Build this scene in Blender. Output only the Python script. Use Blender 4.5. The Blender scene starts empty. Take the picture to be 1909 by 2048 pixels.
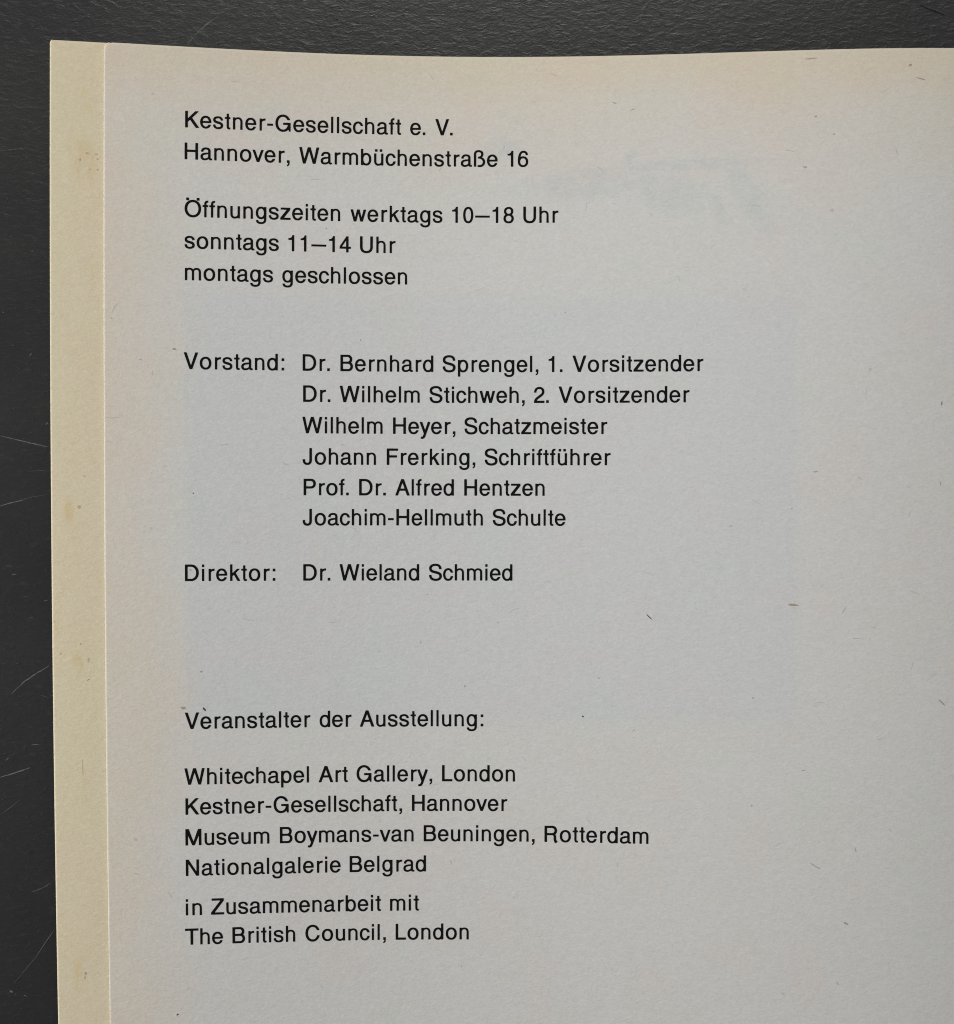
import bpy, bmesh, math, random, json
from mathutils import Vector
from mathutils.geometry import tessellate_polygon

scene = bpy.context.scene
col = scene.collection
# ------------------------------------------------------------------ camera, light, exposure
H = 0.230            # camera height above the page's reference plane (m)
REF = 0.0044         # reference plane above the table (m)
MM = 0.001
cam_d = bpy.data.cameras.new('camera')
cam = bpy.data.objects.new('camera', cam_d); col.objects.link(cam)
cam.location = (0, 0, H + REF)
cam_d.sensor_fit = 'VERTICAL'
cam_d.angle = 2 * math.atan(1024 * 0.075 * MM / H)
cam_d.clip_start = 0.005; cam_d.clip_end = 20
scene.camera = cam

world = bpy.data.worlds.new('World'); scene.world = world
world.use_nodes = True
bg = world.node_tree.nodes['Background']
bg.inputs[0].default_value = (0.95, 0.97, 1.0, 1); bg.inputs[1].default_value = 0.20

def area(name, loc, target, size, power, colour, spread=180):
    d = bpy.data.lights.new(name, 'AREA'); d.shape = 'RECTANGLE'; d.size, d.size_y = size
    d.energy = power; d.color = colour; d.spread = math.radians(spread)
    o = bpy.data.objects.new(name, d); col.objects.link(o); o.location = loc
    o.rotation_euler = (Vector(target) - Vector(loc)).to_track_quat('-Z', 'Y').to_euler()
    return o
area('window_light', (0.00, 0.58, 0.55), (-0.045, -0.01, 0), (0.36, 0.22), 0.405, (1.0, 0.985, 0.955), 50)
area('side_window_light', (-0.36, -0.04, 0.125), (-0.03, 0, 0), (0.22, 0.16), 1.10, (1.0, 0.99, 0.965))

vs = scene.view_settings
vs.view_transform = 'Standard'; vs.look = 'None'; vs.exposure = 0; vs.gamma = 1; vs.use_curve_mapping = False
scene.cycles.use_denoising = True
scene.cycles.max_bounces = 6
scene.cycles.filter_width = 1.05

# ------------------------------------------------------------------ material helpers
class NT:
    def __init__(s, name):
        s.m = bpy.data.materials.new(name); s.m.use_nodes = True
        s.t = s.m.node_tree; s.b = s.t.nodes['Principled BSDF']
    def n(s, typ, **kw):
        x = s.t.nodes.new(typ)
        for k, v in kw.items(): setattr(x, k, v)
        return x
    def put(s, sock, v):
        if isinstance(v, bpy.types.NodeSocket): s.t.links.new(v, sock)
        elif v is not None: sock.default_value = v
    def math(s, op, a, b=None, c=None, clamp=False):
        x = s.n('ShaderNodeMath', operation=op, use_clamp=clamp)
        s.put(x.inputs[0], a); s.put(x.inputs[1], b)
        if c is not None: s.put(x.inputs[2], c)
        return x.outputs[0]
    def coord(s):
        return s.n('ShaderNodeTexCoord').outputs['Object']
    def mapping(s, vec, scale=(1, 1, 1), rot=0, loc=(0, 0, 0)):
        x = s.n('ShaderNodeMapping'); s.put(x.inputs['Vector'], vec)
        x.inputs['Scale'].default_value = scale; x.inputs['Rotation'].default_value = (0, 0, rot); x.inputs['Location'].default_value = loc
        return x.outputs[0]
    def noise(s, vec, scale, detail=3, rough=0.55, dist=0.0, out='Fac'):
        x = s.n('ShaderNodeTexNoise'); s.put(x.inputs['Vector'], vec)
        x.inputs['Scale'].default_value = scale; x.inputs['Detail'].default_value = detail
        x.inputs['Roughness'].default_value = rough; x.inputs['Distortion'].default_value = dist
        return x.outputs[out]
    def ramp(s, fac, stops, interp='LINEAR'):
        x = s.n('ShaderNodeValToRGB'); s.put(x.inputs[0], fac); e = x.color_ramp; e.interpolation = interp
        while len(e.elements) < len(stops): e.elements.new(0.5)
        for el, (p, c) in zip(e.elements, stops):
            el.position = p; el.color = (c, c, c, 1) if not hasattr(c, '__len__') else (*c, 1)
        return x.outputs[0]
    def mix(s, fac, a, b, mode='MIX'):
        x = s.n('ShaderNodeMix', data_type='RGBA', blend_type=mode)
        s.put(x.inputs[0], fac)
        for k, v in ((6, a), (7, b)):
            s.put(x.inputs[k], (*v, 1) if isinstance(v, tuple) else v)
        return x.outputs[2]
    def range(s, v, a, b, c, d, smooth=True):
        x = s.n('ShaderNodeMapRange', interpolation_type='SMOOTHSTEP' if smooth else 'LINEAR')
        s.put(x.inputs[0], v)
        for k, q in zip((1, 2, 3, 4), (a, b, c, d)): x.inputs[k].default_value = q
        return x.outputs[0]
    def bump(s, height, strength, distance, normal=None):
        x = s.n('ShaderNodeBump'); x.inputs['Strength'].default_value = strength; x.inputs['Distance'].default_value = distance
        s.put(x.inputs['Height'], height)
        if normal is not None: s.put(x.inputs['Normal'], normal)
        return x.outputs[0]
    def finish(s, colour, rough, normal=None, spec=0.3):
        s.put(s.b.inputs['Base Color'], (*colour, 1) if isinstance(colour, tuple) else colour)
        s.put(s.b.inputs['Roughness'], rough)
        s.b.inputs['Specular IOR Level'].default_value = spec
        if normal is not None: s.put(s.b.inputs['Normal'], normal)
        return s.m

def plain(name, c, rough=0.8, spec=0.2):
    t = NT(name); return t.finish(c, rough, None, spec)

# ---- paper: fibrous stock, toned towards its free edges
U0_PAGE, U0_FLY, V0 = -728.1, -829.7, -914.7        # sheet edges in 0.075 mm units, page frame
K = 0.075 * MM
def paper(name, core, warm, u_edge, lo, hi, yellow_top):
    t = NT(name); P = t.coord()
    sep = t.n('ShaderNodeSeparateXYZ'); t.put(sep.inputs[0], P)
    big = t.noise(P, 55, 3, 0.5); mid = t.noise(P, 210, 4, 0.6)
    # distance in from the left and the top edge, wandering with the noise
    wob = t.math('MULTIPLY', t.math('SUBTRACT', big, 0.5), 0.015)
    dl = t.math('ADD', t.math('SUBTRACT', sep.outputs[0], u_edge * K), wob)
    dt = t.math('ADD', t.math('SUBTRACT', -V0 * K, sep.outputs[1]), wob)
    tl = t.range(dl, lo, hi, 1, 0); tt = t.range(dt, -0.004, 0.027, 1, 0)
    tone = t.math('MAXIMUM', t.math('MULTIPLY', tl, 0.9), tt)
    colr = t.mix(tone, core, warm)
    colr = t.mix(t.math('MULTIPLY', t.range(dt, 0.0, 0.010, 1, 0), yellow_top), colr, (warm[0] * 1.02, warm[1] * 0.985, warm[2] * 0.90))
    # cloudy formation of the sheet: slight pink and green drifts
    drift = t.noise(t.mapping(P, loc=(3.1, 1.7, 0)), 95, 3, 0.6)
    colr = t.mix(t.range(drift, 0.46, 0.66, 0, 0.85), colr, t.mix(1.0, colr, (1.010, 0.983, 0.978), 'MULTIPLY'))
    drift2 = t.noise(t.mapping(P, loc=(7.3, 5.1, 0)), 80, 3, 0.6)
    colr = t.mix(t.range(drift2, 0.46, 0.66, 0, 0.85), colr, t.mix(1.0, colr, (0.984, 1.003, 0.985), 'MULTIPLY'))
    # fibres: stretched noise in three directions
    fine = t.noise(t.mapping(P, (1, 1.6, 1), 0.12), 2100, 3, 0.62, 0.6)
    coarse = t.noise(t.mapping(P, (1, 1.5, 1), 0.2, (9, 3, 0)), 880, 3, 0.6, 0.9)
    fib = t.noise(t.mapping(P, (0.55, 2.2, 1), 0.35), 1500, 2, 0.5, 1.6)
    fib2 = t.noise(t.mapping(P, (0.55, 2.2, 1), -0.8, (4, 2, 0)), 1300, 2, 0.5, 1.6)
    colr = t.mix(1.0, colr, t.ramp(t.range(fine, 0.2, 0.8, 0, 1, False), [(0, 0.88), (1, 1.025)]), 'MULTIPLY')
    colr = t.mix(1.0, colr, t.ramp(t.range(coarse, 0.28, 0.72, 0, 1, False), [(0, 0.955), (1, 1.025)]), 'MULTIPLY')
    dark = t.math('MAXIMUM', t.range(fib, 0.66, 0.78, 0, 1), t.range(fib2, 0.68, 0.80, 0, 1))
    colr = t.mix(t.math('MULTIPLY', dark, 0.42), colr, t.mix(1.0, colr, (0.76, 0.74, 0.70), 'MULTIPLY'))
    light = t.range(fib2, 0.34, 0.22, 0, 0.5)
    colr = t.mix(light, colr, t.mix(1.0, colr, (1.05, 1.05, 1.05), 'MULTIPLY'))
    h = t.math('ADD', t.math('MULTIPLY', fine, 0.6), t.math('ADD', t.math('MULTIPLY', mid, 0.8), t.math('MULTIPLY', coarse, 0.9)))
    nrm = t.bump(h, 0.45, 0.00009)
    return t, colr, nrm, P

def blob(t, P, cx, cy, rx, ry, rot):
    v = t.mapping(P, (1, 1, 0))
    x = t.n('ShaderNodeMapping', vector_type='TEXTURE'); t.put(x.inputs[0], v)
    x.inputs['Location'].default_value = (cx * K, -cy * K, 0); x.inputs['Rotation'].default_value = (0, 0, rot); x.inputs['Scale'].default_value = (rx * K, ry * K, 1)
    ln = t.n('ShaderNodeVectorMath', operation='LENGTH'); t.put(ln.inputs[0], x.outputs[0])
    return t.range(ln.outputs['Value'], 0.35, 1.15, 1, 0)

t, c, nrm, P = paper('page_paper', (0.624, 0.615, 0.594), (0.640, 0.582, 0.496), U0_PAGE, 0.0, 0.0165, 0.6)
# faint show-through of the picture printed on the other side of the leaf
br = t.noise(t.mapping(P, (1, 1.4, 1), 0.4), 420, 3, 0.6)
gh = None
for b in ((405, -690, 180, 17, 0.03), (535, -628, 105, 30, -1.02), (215, -655, 165, 40, 0.05), (375, -635, 95, 48, -0.3), (470, -610, 60, 16, -1.0), (300, -700, 40, 14, 0.9), (55, -728, 46, 28, 0)):
    q = blob(t, P, *b); gh = q if gh is None else t.math('MAXIMUM', gh, q)
gh = t.math('MULTIPLY', gh, t.range(br, 0.35, 0.60, 0.35, 0.95))
sp = t.n('ShaderNodeSeparateXYZ'); t.put(sp.inputs[0], P)
ed = t.math('MULTIPLY_ADD', t.noise(P, 160, 2, 0.5), 0.0012, -0.0006)
xx = t.math('ADD', sp.outputs[0], ed); yy = t.math('ADD', sp.outputs[1], ed)
rc = t.math('MULTIPLY', t.math('MULTIPLY', t.range(xx, -580 * K, -566 * K, 0, 1), t.range(xx, 618 * K, 642 * K, 1, 0)),
            t.math('MULTIPLY', t.range(yy, -440 * K, -400 * K, 0, 1), t.range(yy, 400 * K, 470 * K, 1, 0)))
c = t.mix(rc, c, t.mix(1.0, c, (0.955, 0.980, 1.012), 'MULTIPLY'))
c = t.mix(gh, c, t.mix(1.0, c, (0.905, 0.943, 0.968), 'MULTIPLY'))
M_page = t.finish(c, 0.82, nrm, 0.22)

t, c, nrm, P = paper('flyleaf_paper', (0.645, 0.568, 0.425), (0.655, 0.582, 0.418), U0_FLY, 0.0, 0.02, 0.2)
st = t.noise(t.mapping(P, (1.6, 0.5, 1)), 330, 3, 0.6)
c = t.mix(t.range(st, 0.60, 0.80, 0, 0.5), c, (0.60, 0.47, 0.24))
tan = t.math('MAXIMUM', t.math('MAXIMUM', blob(t, P, -770, -680, 34, 55, 0), blob(t, P, -781, 300, 14, 30, 0.2)), t.math('MAXIMUM', blob(t, P, -785, 920, 20, 45, 0), blob(t, P, -796, 0, 12, 30, 0)))
c = t.mix(t.math('MULTIPLY', tan, t.range(st, 0.4, 0.6, 0.05, 0.38)), c, (0.56, 0.40, 0.17))
M_fly = t.finish(c, 0.80, nrm, 0.22)

M_edge = plain('paper_edge', (0.80, 0.74, 0.60), 0.85)
ti = NT('printing_ink'); P = ti.coord()
mo = ti.noise(P, 5200, 3, 0.6)
M_ink = ti.finish(ti.ramp(mo, [(0.3, (0.004, 0.004, 0.0045)), (0.70, (0.009, 0.009, 0.010)), (0.84, (0.045, 0.045, 0.045))]), 0.75, None, 0.04)
M_grey = plain('grey_fleck', (0.34, 0.335, 0.31)); M_dark = plain('dark_fleck', (0.055, 0.052, 0.05))
M_brown = plain('brown_fleck', (0.36, 0.30, 0.215)); M_faint = plain('faint_fibre', (0.485, 0.475, 0.435)); M_fox = plain('foxing_spot', (0.48, 0.365, 0.235))

# ---- dark grained tabletop
t = NT('slate_tabletop'); P = t.coord()
wv = t.noise(P, 140, 3, 0.6, 0.0, 'Color')
wp = t.n('ShaderNodeVectorMath', operation='MULTIPLY_ADD'); t.put(wp.inputs[0], wv); wp.inputs[1].default_value = (0.0022, 0.0022, 0); t.put(wp.inputs[2], P)
Q = wp.outputs[0]
g1 = t.noise(t.mapping(Q, (0.7, 1.5, 1), 0.10), 760, 5, 0.60, 0.6)
g3 = t.noise(t.mapping(Q, (0.7, 1.5, 1), -0.55, (6, 1, 0)), 900, 3, 0.6, 0.5)
g2 = t.noise(t.mapping(Q, (0.6, 2.0, 1), -0.12, (2, 5, 0)), 1500, 3, 0.6, 0.8)
rid = t.math('ABSOLUTE', t.math('SUBTRACT', g1, 0.5))
rid = t.range(rid, 0.0, 0.16, 0, 1, False)
h = t.math('ADD', t.math('MULTIPLY_ADD', g3, 0.6, g1), t.math('ADD', t.math('MULTIPLY', rid, 0.08), t.math('MULTIPLY', g2, 0.35)))
nrm = t.bump(h, 0.36, 0.00016)
cl = t.noise(P, 28, 3, 0.55)
base = t.ramp(cl, [(0.3, (0.0100, 0.0102, 0.0106)), (0.7, (0.0150, 0.0150, 0.0148))])
base = t.mix(t.range(g2, 0.66, 0.80, 0, 0.35), base, (0.06, 0.06, 0.058))
base = t.mix(t.range(g3, 0.56, 0.74, 0, 0.5), base, (0.030, 0.030, 0.0295))
base = t.mix(t.range(g1, 0.42, 0.26, 0, 0.6), base, (0.007, 0.007, 0.0075))
M_table = t.finish(base, t.range(cl, 0.2, 0.8, 0.34, 0.41, False), nrm, 0.48)
M_scr = plain('pale_scratch', (0.10, 0.10, 0.098), 0.6); M_scr2 = plain('worn_scratch', (0.048, 0.048, 0.048), 0.6); M_groove = plain('dark_groove', (0.004, 0.004, 0.004), 0.7)

# ------------------------------------------------------------------ helpers for meshes
def obj(name, verts, faces, mats, parent=None, midx=None, smooth=False):
    me = bpy.data.meshes.new(name); me.from_pydata(verts, [], faces)
    for m in mats: me.materials.append(m)
    if midx: me.polygons.foreach_set('material_index', midx)
    if smooth: me.polygons.foreach_set('use_smooth', [True] * len(faces))
    me.update()
    o = bpy.data.objects.new(name, me); col.objects.link(o)
    if parent: o.parent = parent
    return o

# how the loosely lying sheets rise: height over the reference plane, in units of H,
# for a place given in the page frame (u to the right, v down, both in 0.075 mm units)
TH = 0.00188
ZC = [(1, 0, 0.00015), (2, 0, 0.05873), (3, 0, -0.00447), (4, 0, -0.03095), (0, 1, -0.00382), (1, 1, 0.00426), (2, 1, -0.00321), (3, 1, 0.00356), (0, 2, -0.00787), (1, 2, -0.0003), (2, 2, 0.00115)]
def lift(u, v):
    X = (u * math.cos(TH) - v * math.sin(TH)) / 1000; Y = (u * math.sin(TH) + v * math.cos(TH)) / 1000
    X = max(-0.95, min(1.05, X)); Y = max(-1.0, min(1.15, Y))
    return sum(c * X ** a * Y ** b for a, b, c in ZC)
def at(u, v, up=0.0):
    """a place on the sheet, in metres in the booklet's own frame (turned by TH on the table)"""
    return (u * K, -v * K, REF + lift(u, v) * H + up)

rnd = random.Random(7)
def fleck_poly(u, v, ln, wd, ang, n=9, jag=0.25):
    pts = []
    for i in range(n):
        a = 2 * math.pi * i / n; r = 1 + rnd.uniform(-jag, jag)
        x, y = math.cos(a) * ln / 2 * r, math.sin(a) * wd / 2 * r
        pts.append((u + x * math.cos(ang) - y * math.sin(ang), v + x * math.sin(ang) + y * math.cos(ang)))
    return pts
def ribbon_poly(pts, w, taper=True, jag=0.3):
    """thin tapering strip along pts, as a list of quads"""
    dense = []
    for (x0, y0), (x1, y1) in zip(pts, pts[1:]):
        n = max(2, int(math.hypot(x1 - x0, y1 - y0) / 5))
        dense += [(x0 + (x1 - x0) * i / n, y0 + (y1 - y0) * i / n) for i in range(n)]
    dense.append(pts[-1])
    L = []; R = []; N = len(dense)
    for i, (x, y) in enumerate(dense):
        a = dense[max(0, i - 1)]; b = dense[min(N - 1, i + 1)]
        dx, dy = b[0] - a[0], b[1] - a[1]; l = math.hypot(dx, dy) or 1
        s = i / (N - 1); k = (0.25 + 0.75 * math.sin(math.pi * s) ** 0.6) if taper else 1
        h_ = w / 2 * k * (1 + rnd.uniform(-jag, jag)); j = rnd.uniform(-jag, jag) * w * 0.4
        L.append((x - dy / l * (h_ + j), y + dx / l * (h_ + j))); R.append((x + dy / l * (h_ - j), y - dx / l * (h_ - j)))
    return [[L[i], L[i + 1], R[i + 1], R[i]] for i in range(N - 1)]

def sheet(name, u0, u1, v0, v1, r, drop, thick, mat, parent, marks=()):
    """a leaf of paper: top face, rolled rim and thickness, with its flecks in the same mesh"""
    offs = [0, 0.6, 1.3, 2.1, 3.0, 4.5, 7, 10, 14, 20]
    rows = [v0 + q for q in offs]
    while rows[-1] < v1: rows.append(min(v1, rows[-1] + 12))
    V = []; F = []; mi = []
    nc = int((u1 - u0) / 12); 
    def left(v):
        d = v - v0
        return u0 + (r - math.sqrt(max(0, r * r - (r - d) ** 2)) if d < r else 0)
    top = []; bot = []
    for v in rows:
        ul = left(v) ; cols = [ul + q for q in offs]
        base = cols[-1]; cols += [base + (u1 - base) * (i + 1) / nc for i in range(nc)]
        tr = []; br = []
        for u in cols:
            d = min((u - ul) * 1.3, v - v0)
            if u - u0 < r and v - v0 < r:
                d = min(d, r - math.hypot(r - (u - u0), r - (v - v0)))
            lean = 1 if v - v0 < 10 and u - ul > v - v0 else 0.28   # the head of the leaf is bent over more than its fore-edge
            roll = 0.00042 * lean * max(0, 1 - d / 4.4) ** 2
            x, y, z = at(u, v, -drop - roll)
            V.append((x, y, z)); tr.append(len(V) - 1)
            V.append((x, y, z - thick)); br.append(len(V) - 1)
        top.append(tr); bot.append(br)
    for a, b, A, B in zip(top, top[1:], bot, bot[1:]):
        for i in range(len(a) - 1):
            F.append((a[i], b[i], b[i + 1], a[i + 1])); mi.append(0)
            F.append((A[i], A[i + 1], B[i + 1], B[i])); mi.append(0)
    for a, A in ((top[0], bot[0]), (top[-1][::-1], bot[-1][::-1]), ([q[0] for q in top][::-1], [q[0] for q in bot][::-1]), ([q[-1] for q in top], [q[-1] for q in bot])):
        for i in range(len(a) - 1):
            F.append((a[i], a[i + 1], A[i + 1], A[i])); mi.append(1)
    mats = [mat, M_edge, M_grey, M_dark, M_brown, M_faint, M_fox]
    for poly, k in marks:
        i0 = len(V)
        for (u, v) in poly: V.append(at(u, v, -drop + 0.000012))
        f = list(range(i0, len(V)))
        p0, p1, p2 = (V[i] for i in f[:3])
        area2 = sum(V[f[i]][0] * V[f[(i + 1) % len(f)]][1] - V[f[(i + 1) % len(f)]][0] * V[f[i]][1] for i in range(len(f)))
        F.append(tuple(f if area2 > 0 else f[::-1])); mi.append(k)
    return obj(name, V, F, mats, parent, mi, True)

# ------------------------------------------------------------------ the table
S = (H + REF) / H
def tab(px, py):   # photo position -> table frame units
    return ((px - 954.5) * S, (py - 1024) * S)
V = [(-0.75, -0.75, 0), (0.75, -0.75, 0), (0.75, 0.75, 0), (-0.75, 0.75, 0), (-0.75, -0.75, -0.03), (0.75, -0.75, -0.03), (0.75, 0.75, -0.03), (-0.75, 0.75, -0.03)]
NS = [0]
F = [(0, 1, 2, 3), (7, 6, 5, 4), (0, 4, 5, 1), (1, 5, 6, 2), (2, 6, 7, 3), (3, 7, 4, 0)]; mi = [0] * 6
def scratch(pts, w, k, jag=0.35):
    NS[0] += 1
    for q in ribbon_poly([tab(*p) for p in pts], w, True, jag):
        i0 = len(V)
        for u, v in q: V.append((u * K, -v * K, 0.00002 + 0.0000004 * NS[0]))
        F.append((i0 + 3, i0 + 2, i0 + 1, i0)); mi.append(k)
scratch([(376, 88), (386, 76), (397, 64), (410, 52), (424, 42), (438, 31)], 2.2, 1, 0.6)
for s in range(14):
    x, y = 380 + s * 4.2, 84 - s * 3.9
    scratch([(x, y), (x - 3 + rnd.uniform(-2, 2), y - 4 + rnd.uniform(-2, 2))], 1.0, 2)
scratch([(450, 35), (500, 40), (545, 48), (590, 58), (625, 67), (665, 79), (710, 92), (757, 104)], 1.5, 2, 0.6)
scratch([(194, 53), (222, 43), (272, 27)], 1.6, 2, 0.5)
scratch([(0, 301), (32, 299), (58, 295)], 2.2, 2, 0.6)
scratch([(0, 242), (10, 239)], 2.0, 2)
scratch([(45, 270), (70, 258), (96, 250)], 1.3, 2)
scratch([(0, 871), (15, 875), (54, 884.5), (99, 894)], 2.0, 1, 0.5)
scratch([(57, 943), (97, 940)], 1.6, 2, 0.4); scratch([(42, 999), (66, 994), (97, 988.5)], 1.7, 2)
scratch([(0, 1012), (25, 1005), (52, 999)], 1.8, 1)
scratch([(23, 1388), (48, 1364), (78, 1344), (100, 1331)], 2.0, 1, 0.6)
scratch([(0, 1555), (30, 1546), (61, 1535)], 2.3, 1, 0.4)
scratch([(0, 1630), (20, 1616), (43, 1598)], 1.8, 2)
scratch([(111, 1857), (92, 1884), (72, 1915), (50, 1941), (28, 1968)], 1.7, 2)
scratch([(111, 1857), (92, 1884), (74, 1912)], 1.1, 1)
scratch([(62, 1785), (84, 1777), (104, 1765)], 2.4, 2, 0.8)
scratch([(63, 1490), (79, 1488.5)], 1.6, 1); scratch([(12, 1521), (19, 1515)], 2.4, 1)
scratch([(20, 1981), (27, 1984)], 4, 1, 0.7); scratch([(28, 1990), (34, 1986)], 3, 2, 0.7)
scratch([(1836, 5), (1858, 15), (1890, 27)], 1.8, 2); scratch([(1836, 8.5), (1858, 18.5), (1890, 30.5)], 1.8, 3)
scratch([(10, 1131), (27, 1133)], 2.2, 2); scratch([(24, 1149), (34, 1148)], 2.4, 1); scratch([(88, 1202), (96, 1200)], 2, 1)
scratch([(45, 1195), (60, 1190)], 1.5, 2); scratch([(60, 1235), (68, 1236)], 3, 2); scratch([(80, 1390), (101, 1396)], 1.4, 2)
scratch([(0, 1326), (14, 1326)], 1.6, 2); scratch([(60, 712), (64, 706)], 2.4, 1); scratch([(62, 504), (69, 502)], 2, 2); scratch([(92, 850), (97, 844)], 2, 1)
for i in range(230):
    if rnd.random() < 0.5: x, y = rnd.uniform(0, 104), rnd.uniform(20, 2048)
    else: x, y = rnd.uniform(0, 1909), rnd.uniform(0, 95)
    a = rnd.gauss(0.0, 0.6); l = rnd.uniform(2, 9)
    scratch([(x, y), (x + l * math.cos(a), y + l * math.sin(a))], rnd.uniform(0.6, 1.5), 2 if rnd.random() < 0.9 else 1)
table = obj('table_surface', V, F, [M_table, M_scr, M_scr2, M_groove], None, mi)
table['label'] = 'dark grey grained tabletop with pale scratches under the booklet'; table['category'] = 'table'; table['kind'] = 'structure'

# ------------------------------------------------------------------ the booklet
book = bpy.data.objects.new('open_booklet', None); col.objects.link(book)
book.rotation_euler = (0, 0, -TH)
book.empty_display_size = 0.02
book['label'] = 'old open booklet with toned page of black German print lying on the dark tabletop'
book['category'] = 'booklet'

def uv(px, py):   # photo position -> page frame, through the bent sheet
    dx, dy = px - 954.5, py - 1024; z = 0
    for _ in range(12):
        X, Y = dx * (1 - z), dy * (1 - z)
        u = X * math.cos(TH) + Y * math.sin(TH); v = -X * math.sin(TH) + Y * math.cos(TH)
        z = lift(u, v)
    return u, v
def spot(px, py, ln, wd, ang, k): return (fleck_poly(*uv(px, py), ln, wd, ang), k)
def fibre(pts, w, k): return [(q, k) for q in ribbon_poly([uv(*p) for p in pts], w, True, 0.3)]
page_marks = [spot(1587, 1210, 19, 5.5, 0.05, 4), spot(1462, 1052, 5, 2, 0.1, 2), spot(1584, 1017, 3, 3, 0, 2), spot(1720, 956, 7, 3.2, 0.5, 5), spot(1741, 739, 4, 7, 0.2, 5),
    spot(1507, 1396, 3.4, 3.4, 0, 2), spot(1503.5, 1611.5, 4, 3, 0, 2), spot(1692, 1847, 11, 4, 0.5, 2), spot(1676, 1967, 8, 4, 0.8, 5), spot(1567, 1988, 9, 3, 0.7, 5),
    spot(930, 1372.5, 2.6, 4.4, 0, 2), spot(1166, 1433, 3.6, 3.4, 0, 3), spot(855, 1189.5, 2.4, 2.4, 0, 2), spot(996, 1245, 2.6, 2, 0, 2), spot(842, 1285, 2, 4, 0, 2), spot(1198, 1356, 5, 2, 0.4, 2),
    spot(223.4, 636, 4, 2.2, 0.2, 2), spot(348.7, 698, 7, 4.5, 0.1, 4), spot(281.7, 719, 4, 1.8, 0.2, 2), spot(305, 745.7, 2.6, 9, 0.1, 5), spot(387, 986.6, 2.6, 2.6, 0, 3),
    spot(355.5, 2029, 5.5, 2.8, -0.7, 3), spot(271.6, 1679, 8, 5, 0.7, 5), spot(367, 1416, 9, 5.5, 0.2, 4), spot(409.5, 1418.5, 8.5, 3.8, 0.85, 3),
    spot(1632, 233, 4.5, 4, 0.5, 2), spot(1610, 334, 8, 3, 0.1, 2), spot(1668.6, 268, 4, 3, 0, 2), spot(382, 1140, 3, 4, 0, 2), spot(1131, 625, 2.5, 2.5, 0, 2), spot(722, 680, 2.6, 2, 0, 3),
    spot(686, 889, 7, 3, 0.2, 5), spot(403, 1343, 5, 3.5, 0.3, 4), spot(1821, 130, 7, 5, -0.6, 4), spot(1664, 420, 8, 7, 0, 5), spot(653, 457, 2, 2, 0, 3), spot(305, 188, 7, 2.6, -0.5, 5), spot(303, 1057, 5, 3, 0.8, 5)]
for pts, w, k in [([(1684, 1226), (1688, 1221), (1693, 1214)], 3, 5), ([(1884, 811), (1884.6, 802)], 2.6, 3), ([(1882, 971), (1881.5, 963)], 2.2, 2), ([(1626, 944), (1637, 943)], 2, 2), ([(1818, 1033), (1821, 1024)], 2.6, 5),
    ([(1877, 1399), (1884, 1404), (1890, 1411)], 2.8, 2), ([(1603, 1542), (1611, 1540)], 2.2, 2), ([(1621, 1726), (1632, 1733), (1642, 1738)], 2.0, 2), ([(1710, 1694), (1713, 1705)], 2.2, 2), ([(1778, 1657), (1783, 1663)], 2.2, 5),
    ([(1293.5, 1228), (1299, 1234), (1305, 1239.5)], 2.0, 3), ([(1017, 1227), (1027, 1219), (1039, 1216)], 1.6, 5), ([(1265, 1462.5), (1271, 1459)], 2.0, 2), ([(1265, 1475), (1272, 1475)], 1.5, 5), ([(1088, 1165), (1094, 1163), (1102, 1163)], 1.4, 5),
    ([(237, 605), (230, 613), (225, 624)], 2.4, 5), ([(213, 835), (226, 836), (241, 834)], 1.6, 5), ([(620, 359.5), (628, 357.8), (640, 359)], 1.7, 5), ([(1225, 204.5), (1233.5, 207)], 2.2, 2), ([(1261, 221), (1270, 217)], 2.0, 2),
    ([(1235, 1734), (1234, 1724)], 2.0, 5), ([(901, 1719), (904, 1730)], 2.6, 5), ([(1570, 300), (1580, 301), (1590, 304)], 1.8, 5), ([(1792, 297), (1796, 309)], 2.6, 5), ([(1833, 155), (1852, 160)], 2.2, 4), ([(1610, 118), (1636, 116)], 2.0, 4),
    ([(372, 1980), (383, 1975)], 1.8, 5), ([(485, 1920), (498, 1914)], 2, 5), ([(922, 1935), (924, 1931)], 2, 2), ([(1006, 300), (1010, 292)], 1.8, 5), ([(860, 148), (866, 160)], 1.8, 5), ([(437, 890), (462, 888)], 1.6, 5)]:
    page_marks += fibre(pts, w, k)
fly_marks = [spot(172.7, 305, 6, 4, 0.2, 6), spot(192, 307, 6, 3, 0.2, 6), spot(194, 317, 4, 4, 0, 6), spot(159, 318, 3, 5, 0, 4), spot(179.4, 337, 3.4, 2.6, 0, 6), spot(194, 338, 4, 3.4, 0, 6), spot(158, 1014, 7, 8, 0.3, 6),
    spot(160.5, 1288, 4, 4, 0, 6), spot(176, 1321, 4, 9, 0.1, 6), spot(120, 1308, 3.6, 4, 0, 6), spot(170, 1948.5, 4, 6, 0.2, 4), spot(169, 1957, 3, 8, 0, 6), spot(176, 1360, 7, 2, -0.5, 4), spot(108, 1243, 2, 2, 0, 4), spot(168, 952, 4, 2.4, 0.2, 4)]
fly_marks += fibre([(164, 1519), (164.5, 1535), (165, 1553)], 1.5, 6)
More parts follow.
